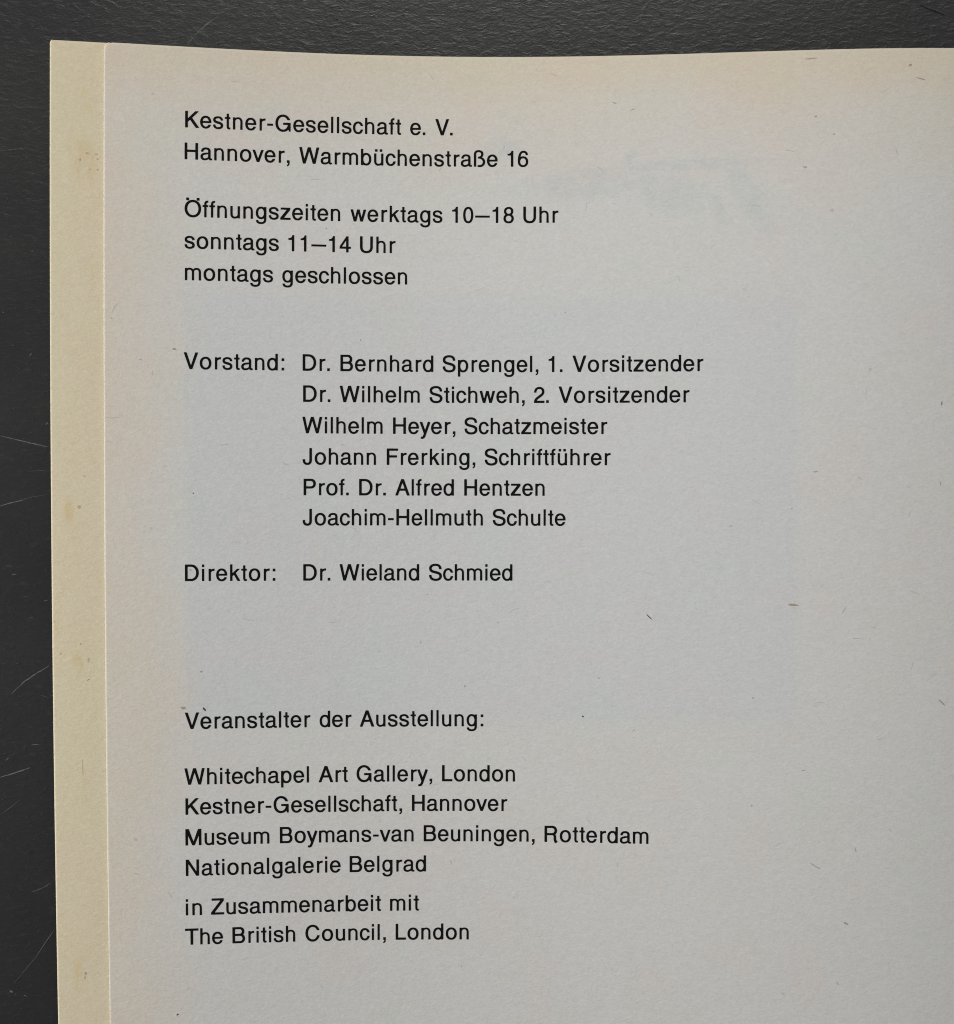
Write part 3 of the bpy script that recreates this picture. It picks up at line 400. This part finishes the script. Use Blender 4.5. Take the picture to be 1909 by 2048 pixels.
"K":{"a":680,"x0":76,"x1":671,"c":[[[87,-8],[100,-9],[176,-9],[184,-7],[192,-2],[195,14],[196,238],[203,250],[266,315],[278,326],[286,329],[292,326],[302,314],[502,32],[530,-4],[538,-8],[554,-9],[652,-9],[662,-8],[668,-4],[670,-2],[671,4],[667,14],[409,382],[385,418],[382,428],[385,436],[408,460],[645,704],[653,716],[650,723],[644,726],[634,727],[526,727],[512,726],[503,722],[221,428],[208,416],[202,412],[200,413],[197,416],[195,428],[195,704],[194,717],[188,724],[176,727],[94,727],[86,725],[80,720],[76,713],[76,704],[76,14],[79,-2]]]},
"L":{"a":566,"x0":75,"x1":542,"c":[[[86,-8],[102,-9],[522,-9],[530,-8],[536,-5],[541,2],[542,8],[541,80],[537,88],[530,92],[516,93],[210,93],[200,94],[194,100],[193,116],[193,706],[192,716],[189,722],[182,725],[176,727],[90,726],[79,722],[76,712],[75,14],[78,-1]]]},
"M":{"a":832,"x0":64,"x1":762,"c":[[[75,-8],[86,-9],[164,-9],[174,-6],[180,2],[181,16],[181,380],[182,398],[186,404],[192,399],[202,376],[354,5],[360,-4],[366,-7],[384,-9],[456,-9],[464,-6],[472,2],[623,374],[636,399],[638,403],[642,402],[644,394],[645,376],[645,16],[646,2],[654,-7],[666,-9],[744,-9],[751,-8],[757,-4],[761,4],[762,16],[762,704],[761,716],[758,722],[752,725],[740,727],[630,727],[618,725],[609,718],[575,626],[426,200],[420,185],[414,179],[410,180],[408,185],[402,200],[252,626],[218,717],[210,725],[198,727],[84,727],[74,725],[68,722],[65,716],[64,704],[64,14],[67,-2]]]},
"N":{"a":734,"x0":75,"x1":653,"c":[[[86,-8],[99,-9],[175,-9],[187,-5],[191,4],[192,490],[193,506],[195,510],[199,511],[205,506],[217,488],[523,0],[533,-8],[549,-9],[637,-9],[645,-6],[650,-2],[652,4],[653,16],[653,704],[651,717],[645,724],[631,727],[553,727],[543,724],[537,716],[536,226],[535,212],[531,207],[529,207],[523,213],[511,231],[205,718],[195,725],[181,727],[93,727],[85,725],[79,720],[75,713],[75,704],[75,14],[78,-2]]]},
"O":{"a":784,"x0":34,"x1":744,"c":[[[341,-26],[376,-28],[412,-28],[448,-24],[484,-17],[520,-5],[552,10],[574,22],[609,46],[652,88],[677,122],[694,148],[712,188],[725,220],[733,250],[740,292],[744,340],[744,376],[741,416],[734,464],[726,494],[715,524],[694,568],[682,590],[653,628],[633,650],[606,674],[570,698],[538,716],[514,725],[480,736],[442,743],[406,746],[370,746],[334,742],[294,735],[258,723],[228,710],[206,698],[172,673],[128,632],[102,598],[87,574],[68,536],[54,500],[46,470],[38,424],[34,380],[34,340],[37,298],[45,250],[54,218],[66,188],[86,146],[99,124],[126,88],[148,66],[173,44],[208,20],[240,2],[268,-9],[300,-18]],[[358,76],[334,81],[312,87],[292,96],[270,108],[250,123],[232,140],[215,160],[200,182],[190,200],[177,230],[162,280],[158,308],[155,344],[157,398],[165,448],[174,478],[183,502],[192,524],[204,544],[221,566],[238,584],[274,612],[294,623],[316,632],[336,638],[360,642],[388,644],[412,643],[438,639],[462,632],[484,623],[507,610],[528,595],[546,578],[577,538],[589,518],[601,488],[616,436],[620,410],[623,374],[621,320],[617,286],[611,260],[602,232],[590,202],[568,166],[551,146],[538,131],[504,106],[478,92],[456,84],[432,78],[406,75],[382,74]]]},
"Ö":{"a":784,"x0":34,"x1":744,"c":[[[341,-26],[376,-28],[412,-28],[448,-24],[484,-17],[520,-5],[552,10],[574,22],[609,46],[652,88],[677,122],[694,148],[712,188],[725,220],[733,250],[740,292],[744,340],[744,376],[741,416],[734,464],[726,494],[715,524],[694,568],[682,590],[653,628],[633,650],[606,674],[570,698],[550,711],[514,725],[480,736],[442,743],[406,746],[370,746],[334,742],[294,735],[262,724],[228,711],[204,696],[172,673],[128,632],[102,598],[87,574],[68,536],[54,500],[46,470],[38,424],[34,380],[34,340],[37,298],[45,250],[54,218],[66,188],[86,146],[99,124],[126,88],[148,66],[173,44],[208,20],[240,2],[268,-9],[300,-18]],[[358,76],[334,81],[312,87],[292,96],[270,108],[250,123],[232,140],[215,160],[200,182],[190,200],[177,230],[162,280],[158,308],[155,344],[157,398],[165,448],[174,478],[183,502],[192,524],[204,544],[221,566],[238,584],[274,612],[294,623],[316,632],[336,638],[360,642],[388,644],[412,643],[438,639],[462,632],[484,623],[507,610],[528,595],[546,578],[577,538],[589,518],[601,488],[616,436],[620,410],[623,374],[621,320],[617,286],[611,260],[602,232],[590,202],[568,166],[551,146],[538,131],[504,106],[478,92],[456,84],[432,78],[406,75],[382,74]],[[111,722],[124,719],[210,719],[220,720],[226,724],[230,734],[230,748],[230,820],[228,829],[226,834],[216,838],[204,839],[124,839],[114,838],[108,835],[105,830],[103,820],[103,740],[105,728]],[[555,722],[568,719],[654,719],[664,720],[671,724],[675,736],[675,818],[673,830],[670,835],[664,838],[654,839],[574,839],[562,838],[552,834],[550,829],[548,820],[548,740],[550,728]]]},
"P":{"a":664,"x0":78,"x1":622,"c":[[[89,-8],[102,-9],[180,-9],[188,-7],[196,2],[197,16],[197,272],[198,280],[200,287],[206,290],[216,291],[416,291],[444,294],[468,299],[500,310],[522,321],[540,334],[554,346],[570,362],[590,390],[608,424],[619,470],[622,494],[622,518],[616,562],[605,602],[582,642],[553,674],[524,695],[498,709],[476,717],[446,724],[420,727],[102,727],[86,725],[80,719],[79,712],[78,700],[78,14],[80,-1]],[[210,391],[200,395],[198,400],[197,410],[197,610],[198,620],[204,625],[218,627],[386,627],[408,626],[428,621],[450,611],[468,598],[480,584],[492,562],[500,542],[504,514],[502,490],[497,466],[487,446],[474,426],[456,411],[428,397],[398,391]]]},
"R":{"a":730,"x0":85,"x1":678,"c":[[[581,-52],[593,-54],[601,-53],[629,-41],[637,-33],[642,-16],[647,-12],[671,-7],[675,-4],[678,2],[675,14],[648,58],[643,64],[626,74],[622,82],[615,136],[612,220],[608,260],[599,296],[580,338],[582,346],[612,380],[632,412],[646,446],[652,478],[654,524],[648,572],[638,602],[620,634],[607,652],[590,670],[576,682],[557,696],[521,713],[481,724],[443,727],[115,727],[101,727],[91,723],[86,716],[85,704],[85,16],[86,4],[88,-2],[95,-7],[103,-9],[181,-9],[197,-6],[203,2],[204,16],[204,280],[205,290],[209,295],[215,297],[223,298],[419,298],[443,297],[461,293],[475,286],[483,278],[489,262],[494,230],[497,136],[503,76],[509,44],[519,10],[535,-22],[546,-38],[557,-45]],[[211,399],[205,406],[204,422],[204,610],[205,620],[211,626],[223,627],[415,627],[445,625],[469,617],[491,605],[505,591],[519,572],[527,554],[532,532],[533,506],[529,478],[521,458],[510,440],[496,424],[479,412],[455,402],[427,398],[223,398]]]},
"S":{"a":661,"x0":40,"x1":620,"c":[[[297,-26],[360,-27],[394,-24],[424,-20],[474,-6],[496,2],[520,15],[555,40],[574,60],[586,76],[600,100],[610,124],[614,140],[619,170],[620,194],[618,218],[614,244],[607,262],[597,284],[582,305],[564,324],[545,340],[510,362],[456,386],[396,404],[270,436],[222,452],[202,463],[188,472],[176,484],[168,500],[162,526],[163,556],[172,580],[190,604],[215,622],[246,635],[282,643],[324,647],[364,645],[396,638],[424,628],[446,614],[464,596],[474,576],[485,548],[492,506],[494,500],[498,496],[514,493],[586,498],[598,501],[602,506],[605,514],[604,536],[599,562],[592,586],[584,610],[575,628],[559,652],[546,668],[516,694],[496,708],[478,717],[456,726],[430,734],[378,743],[312,745],[252,740],[198,728],[172,719],[148,707],[108,681],[78,649],[66,628],[56,608],[48,586],[45,566],[43,536],[44,502],[48,484],[54,464],[63,442],[78,418],[94,400],[114,381],[150,358],[172,348],[202,336],[250,322],[376,290],[432,270],[456,258],[472,248],[485,236],[494,220],[498,208],[500,194],[496,160],[491,146],[484,134],[466,110],[442,94],[412,82],[376,74],[334,71],[292,75],[256,84],[222,99],[200,116],[184,135],[168,162],[159,190],[153,232],[150,238],[146,242],[132,244],[60,239],[48,236],[43,232],[40,224],[41,202],[46,172],[54,142],[64,120],[78,92],[108,53],[146,22],[168,9],[192,-2],[244,-18]]]},
"T":{"a":611,"x0":7,"x1":598,"c":[[[254,-8],[267,-9],[345,-9],[357,-4],[361,4],[362,604],[363,617],[369,624],[379,625],[573,625],[589,627],[596,634],[598,656],[598,712],[595,720],[589,725],[571,727],[31,727],[15,725],[9,718],[7,706],[7,644],[9,633],[15,627],[31,625],[229,625],[237,623],[242,616],[243,14],[246,-2]]]},
"U":{"a":729,"x0":75,"x1":648,"c":[[[322,-26],[376,-27],[424,-23],[472,-12],[510,4],[546,26],[577,52],[604,88],[623,124],[632,148],[639,176],[645,214],[648,250],[648,706],[646,718],[640,725],[624,727],[546,727],[534,723],[530,716],[529,242],[524,200],[512,160],[501,140],[491,124],[474,107],[460,97],[442,88],[418,80],[390,75],[364,73],[330,75],[304,80],[280,89],[256,102],[238,118],[225,134],[212,158],[203,184],[197,212],[194,244],[194,704],[192,718],[184,725],[162,727],[90,727],[82,723],[77,718],[75,704],[75,250],[82,184],[90,152],[103,118],[120,86],[146,52],[174,27],[208,6],[240,-8],[282,-20]]]},
"V":{"a":660,"x0":22,"x1":634,"c":[[[273,-8],[286,-9],[376,-9],[388,-5],[394,2],[630,698],[634,716],[631,722],[628,725],[612,727],[526,727],[514,723],[507,716],[337,190],[333,182],[328,178],[323,182],[319,190],[148,716],[138,725],[124,727],[36,727],[28,725],[22,718],[22,710],[25,698],[260,8],[264,-2]]]},
"W":{"a":942,"x0":30,"x1":906,"c":[[[200,-8],[212,-9],[296,-9],[306,-6],[313,2],[449,472],[462,512],[464,517],[468,518],[470,516],[474,511],[487,466],[622,2],[630,-6],[642,-9],[728,-9],[738,-7],[744,-3],[749,8],[756,34],[899,674],[906,710],[906,718],[902,722],[896,726],[888,727],[800,727],[788,723],[783,716],[776,688],[687,244],[684,232],[680,226],[678,225],[672,234],[665,254],[543,688],[536,712],[530,722],[524,725],[516,727],[420,727],[408,724],[399,716],[273,266],[264,234],[260,228],[258,225],[253,230],[248,243],[153,716],[146,724],[134,727],[48,727],[38,725],[33,722],[30,716],[30,710],[37,674],[180,38],[188,3],[194,-4]]]},
"Z":{"a":617,"x0":19,"x1":592,"c":[[[30,-8],[46,-9],[568,-9],[581,-8],[588,-2],[592,10],[592,76],[588,86],[580,92],[204,93],[194,94],[191,98],[190,100],[198,116],[576,616],[581,632],[581,706],[579,718],[574,724],[568,726],[556,727],[70,727],[58,726],[48,720],[46,716],[45,706],[45,640],[48,631],[58,626],[400,625],[412,623],[414,616],[407,604],[24,98],[19,82],[19,10],[22,-2]]]},
"1":{"a":536,"x0":86,"x1":348,"c":[[[248,-8],[261,-9],[333,-9],[343,-4],[347,2],[348,8],[348,692],[347,700],[345,705],[340,710],[333,712],[279,712],[263,709],[257,700],[247,664],[239,646],[225,626],[213,613],[191,598],[167,588],[143,581],[95,573],[89,568],[86,560],[87,508],[89,502],[95,497],[107,495],[225,495],[233,491],[236,484],[237,10],[240,-2]]]},
"2":{"a":551,"x0":27,"x1":498,"c":[[[38,-8],[55,-9],[475,-9],[487,-7],[495,-2],[498,10],[498,76],[495,86],[487,91],[473,93],[175,93],[167,95],[162,100],[165,110],[178,128],[211,162],[251,194],[366,278],[416,320],[443,347],[456,364],[469,386],[482,412],[493,448],[497,482],[496,530],[492,554],[484,578],[467,614],[445,642],[419,667],[385,687],[365,696],[339,704],[293,711],[263,712],[235,711],[211,707],[187,702],[167,694],[145,684],[125,671],[109,659],[95,644],[81,628],[69,610],[59,591],[42,548],[33,500],[32,466],[35,460],[43,455],[119,452],[127,452],[133,455],[138,464],[144,508],[148,526],[158,554],[169,572],[185,588],[203,601],[223,610],[247,615],[275,615],[305,611],[329,602],[349,587],[366,568],[376,548],[381,526],[384,496],[380,466],[374,448],[362,428],[342,404],[295,363],[175,276],[140,248],[102,212],[73,176],[54,142],[38,100],[28,80],[27,8],[30,-2]]]},
"4":{"a":559,"x0":20,"x1":526,"c":[[[321,-8],[333,-9],[399,-9],[407,-8],[416,-4],[420,2],[421,10],[421,140],[424,152],[429,155],[435,156],[513,157],[521,161],[526,172],[526,232],[525,239],[521,244],[515,247],[507,249],[431,250],[424,254],[422,260],[421,692],[420,700],[417,706],[411,710],[405,712],[333,712],[323,709],[317,704],[44,290],[25,260],[21,247],[20,172],[23,164],[31,158],[45,156],[291,156],[299,155],[305,153],[309,148],[310,140],[310,8],[313,-2]],[[147,250],[141,253],[139,256],[142,266],[284,482],[299,502],[305,505],[309,500],[310,482],[310,268],[309,260],[307,254],[303,250],[293,249]]]},
"6":{"a":553,"x0":38,"x1":508,"c":[[[232,-26],[257,-28],[287,-28],[329,-23],[371,-11],[390,-2],[409,11],[439,35],[457,55],[470,74],[479,88],[491,116],[501,146],[504,164],[508,202],[508,236],[504,274],[497,302],[487,328],[469,362],[454,382],[427,409],[402,428],[377,441],[347,452],[317,458],[289,461],[253,461],[215,455],[173,444],[167,446],[165,448],[166,460],[178,506],[190,538],[203,562],[217,584],[233,599],[251,611],[269,618],[289,620],[313,617],[335,610],[353,598],[365,586],[377,568],[384,550],[392,518],[395,512],[401,507],[415,506],[473,515],[485,518],[492,524],[495,532],[492,554],[480,592],[465,622],[443,652],[415,675],[387,692],[355,703],[319,710],[293,712],[263,711],[241,707],[217,700],[197,691],[175,678],[156,662],[137,642],[117,616],[105,596],[91,568],[79,538],[67,502],[56,454],[45,386],[41,352],[38,284],[38,200],[43,154],[58,106],[70,82],[85,59],[107,35],[125,19],[149,3],[175,-11],[203,-20]],[[251,64],[227,71],[205,82],[185,100],[169,122],[157,148],[152,166],[147,206],[148,242],[154,274],[163,300],[177,322],[193,340],[213,356],[235,365],[263,370],[287,370],[313,364],[337,353],[359,335],[375,314],[387,290],[394,266],[399,226],[397,190],[392,158],[381,130],[367,108],[349,89],[329,75],[305,66],[277,62]]]},
"8":{"a":561,"x0":43,"x1":510,"c":[[[234,-26],[261,-28],[291,-28],[339,-22],[359,-17],[383,-8],[404,2],[423,13],[439,26],[455,41],[470,58],[482,76],[492,98],[501,122],[509,164],[510,196],[508,224],[503,250],[494,278],[482,302],[470,320],[455,338],[433,358],[430,364],[433,374],[453,398],[466,418],[477,442],[482,460],[487,494],[488,524],[484,560],[478,584],[468,608],[453,632],[435,652],[413,671],[389,686],[365,697],[335,706],[309,711],[261,712],[219,706],[179,694],[143,674],[113,648],[90,616],[73,578],[66,538],[66,496],[73,452],[90,412],[102,394],[120,374],[123,364],[120,358],[95,334],[76,310],[62,284],[51,256],[45,224],[43,194],[45,160],[51,124],[62,94],[75,70],[95,44],[117,24],[141,6],[167,-8],[201,-19]],[[251,64],[227,71],[204,82],[185,99],[171,118],[160,142],[154,170],[153,196],[158,226],[166,250],[178,272],[195,289],[212,302],[237,311],[261,316],[285,317],[311,313],[335,304],[353,293],[371,276],[384,256],[394,232],[399,206],[400,182],[396,154],[388,130],[377,111],[363,94],[345,80],[323,70],[303,64],[275,62]],[[245,409],[225,417],[207,429],[192,446],[182,464],[176,482],[172,508],[173,532],[178,556],[188,578],[199,592],[213,604],[231,615],[249,621],[273,624],[293,623],[315,618],[335,608],[351,596],[363,580],[372,562],[378,544],[381,518],[379,494],[375,472],[367,454],[357,439],[341,425],[327,416],[311,410],[297,407],[261,407]]]},
"0":{"a":560,"x0":48,"x1":506,"c":[[[240,-26],[263,-28],[293,-28],[317,-25],[341,-19],[362,-10],[381,0],[401,16],[420,34],[437,57],[450,76],[465,105],[476,134],[492,190],[500,232],[504,274],[506,316],[506,368],[500,452],[492,496],[484,526],[474,556],[463,584],[448,610],[432,634],[415,656],[395,674],[373,688],[351,699],[327,707],[299,711],[269,712],[245,710],[225,706],[203,699],[183,689],[163,676],[145,662],[129,644],[113,622],[100,602],[89,578],[77,548],[62,494],[54,452],[50,410],[48,368],[48,320],[54,236],[62,188],[70,158],[89,106],[101,81],[115,58],[134,34],[153,16],[173,0],[195,-12],[215,-20]],[[273,64],[257,67],[247,70],[235,76],[224,86],[213,98],[202,112],[184,148],[173,184],[164,230],[157,292],[156,362],[159,410],[165,464],[174,502],[191,550],[208,580],[219,593],[231,604],[243,612],[255,616],[279,620],[293,618],[305,614],[317,608],[329,599],[341,586],[352,572],[370,536],[381,500],[390,454],[397,392],[398,322],[395,274],[389,220],[380,182],[372,154],[363,132],[345,102],[323,80],[311,72],[299,68],[287,65]]]},
".":{"a":234,"x0":54,"x1":174,"c":[[[63,-8],[75,-9],[155,-9],[165,-8],[170,-4],[173,2],[174,8],[174,94],[172,106],[167,112],[155,115],[75,115],[63,113],[58,110],[54,98],[54,8],[57,-2]]]},
",":{"a":272,"x0":73,"x1":193,"c":[[[78,-152],[84,-154],[100,-152],[120,-144],[138,-134],[163,-110],[173,-94],[180,-80],[189,-46],[193,-2],[193,100],[190,109],[184,114],[172,115],[90,115],[80,112],[75,106],[73,94],[73,14],[75,-2],[78,-5],[84,-8],[118,-10],[123,-14],[125,-20],[121,-44],[112,-65],[102,-76],[82,-89],[75,-98],[73,-106],[73,-140],[74,-146]]]},
":":{"a":317,"x0":96,"x1":216,"c":[[[105,-8],[117,-9],[197,-9],[207,-8],[212,-4],[215,2],[216,8],[216,94],[214,106],[209,112],[197,115],[117,115],[105,113],[100,110],[96,98],[96,8],[99,-2]],[[105,410],[117,408],[197,408],[207,409],[212,412],[215,418],[216,424],[216,512],[214,524],[209,529],[197,532],[117,532],[105,530],[100,526],[96,514],[96,424],[99,415]]]},
"-":{"a":348,"x0":42,"x1":299,"c":[[[58,224],[274,223],[290,225],[296,230],[299,238],[298,308],[295,314],[291,316],[278,319],[68,319],[52,317],[46,314],[42,304],[42,242],[45,230],[50,226]]]},
"–":{"a":718,"x0":26,"x1":686,"c":[[[41,230],[668,229],[679,232],[685,242],[686,304],[685,310],[680,317],[674,320],[666,321],[42,321],[32,317],[29,314],[26,306],[26,292],[27,242],[32,233]]]}}''')
# every line: baseline and, per word, its left and right end on the page (mm, page frame)
LINES = json.loads('''[[-56.573, [["Kestner-Gesellschaft", -43.079, -11.488], ["e.", -10.142, -7.851], ["V.", -6.359, -3.756]]],
[-51.883, [["Hannover,", -43.142, -27.969], ["Warmbüchenstraße", -26.57, 3.003], ["16", 4.482, 7.596]]],
[-43.412, [["Öffnungszeiten", -43.119, -20.498], ["werktags", -18.98, -5.271], ["10–18", -3.832, 5.44], ["Uhr", 6.857, 12.112]]],
[-38.752, [["sonntags", -43.111, -29.514], ["11–14", -28.126, -18.901], ["Uhr", -17.566, -12.276]]],
[-34.077, [["montags", -43.061, -30.349], ["geschlossen", -29.0, -10.518]]],
[-21.008, [["Vorstand:", -43.206, -28.686], ["Dr.", -25.997, -21.984], ["Bernhard", -20.433, -6.58], ["Sprengel,", -5.188, 9.152], ["1.", 10.67, 12.76], ["Vorsitzender", 14.252, 33.573]]],
[-16.382, [["Dr.", -25.918, -21.897], ["Wilhelm", -20.514, -8.607], ["Stichweh,", -7.148, 7.118], ["2.", 8.495, 10.723], ["Vorsitzender", 12.186, 31.54]]],
[-11.708, [["Wilhelm", -26.024, -14.138], ["Heyer,", -12.595, -3.26], ["Schatzmeister", -1.904, 19.429]]],
[-7.054, [["Johann", -25.999, -15.115], ["Frerking,", -13.528, -0.276], ["Schriftführer", 1.134, 19.943]]],
[-2.48, [["Prof.", -25.844, -19.16], ["Dr.", -17.631, -13.649], ["Alfred", -12.247, -3.469], ["Hentzen", -1.924, 10.138]]],
[2.003, [["Joachim-Hellmuth", -25.999, 0.889], ["Schulte", 2.359, 13.263]]],
[10.257, [["Direktor:", -43.106, -29.984], ["Dr.", -25.893, -21.891], ["Wieland", -20.52, -8.658], ["Schmied", -7.182, 5.331]]],
[32.219, [["Veranstalter", -43.216, -24.878], ["der", -23.507, -18.757], ["Ausstellung:", -17.527, 1.001]]],
[40.545, [["Whitechapel", -43.33, -25.098], ["Art", -23.667, -19.32], ["Gallery,", -18.029, -6.679], ["London", -5.196, 5.798]]],
[45.035, [["Kestner-Gesellschaft,", -43.226, -11.205], ["Hannover", -9.724, 4.636]]],
[49.658, [["Museum", -43.27, -30.973], ["Boymans-van", -29.445, -9.461], ["Beuningen,", -7.954, 8.776], ["Rotterdam", 10.25, 25.781]]],
[54.249, [["Nationalgalerie", -43.251, -20.416], ["Belgrad", -19.085, -7.598]]],
[60.218, [["in", -43.305, -40.941], ["Zusammenarbeit", -39.618, -14.391], ["mit", -13.028, -8.654]]],
[64.677, [["The", -43.45, -37.895], ["British", -36.521, -27.218], ["Council,", -25.721, -13.659], ["London", -12.189, -1.127]]]]''')
EM = 44.6 * 0.075
for base, words in LINES:
    V = []; F = []
    for word, x0, x1 in words:
        gl = [FONT[ch] for ch in word]
        sc = EM / 1000
        nat = (sum(g['a'] for g in gl[:-1]) + gl[-1]['x1'] - gl[0]['x0']) * sc
        extra = (x1 - x0 - nat) / (len(gl) - 1) if len(gl) > 1 else 0
        if len(gl) == 1 : extra = 0
        pen = x0 - gl[0]['x0'] * sc
        for g in gl:
            cs = [[Vector((pen + p[0] * sc, p[1] * sc, 0)) for p in c] for c in g['c']]
            flat = [p for c in cs for p in c]
            i0 = len(V)
            for p in flat:
                V.append(at(p.x / 0.075, (base - p.y) / 0.075, 0.000022))
            # each outer contour with the holes inside it
            areas = [sum(q[i].x * q[i - 1].y - q[i - 1].x * q[i].y for i in range(len(q))) for q in cs]
            sgn = areas[max(range(len(cs)), key=lambda i: abs(areas[i]))]
            offs = [sum(len(q) for q in cs[:i]) for i in range(len(cs))]
            tris = []
            for o_ in [i for i in range(len(cs)) if areas[i] * sgn > 0]:
                bb = (min(p.x for p in cs[o_]), max(p.x for p in cs[o_]), min(p.y for p in cs[o_]), max(p.y for p in cs[o_]))
                grp = [o_] + [i for i in range(len(cs)) if areas[i] * sgn < 0 and bb[0] <= cs[i][0].x <= bb[1] and bb[2] <= cs[i][0].y <= bb[3]]
                idx = [offs[i] + k for i in grp for k in range(len(cs[i]))]
                tris += [tuple(idx[k] for k in tri) for tri in tessellate_polygon([cs[i] for i in grp])]
            for tri in tris:
                a, b, c = (flat[i] for i in tri)
                cr = (b.x - a.x) * (c.y - a.y) - (b.y - a.y) * (c.x - a.x)
                if abs(cr) < 1e-9: continue
                F.append(tuple(i0 + i for i in (tri if cr > 0 else tri[::-1])))
            pen += g['a'] * sc + extra
    obj('text_line', V, F, [M_ink], page)
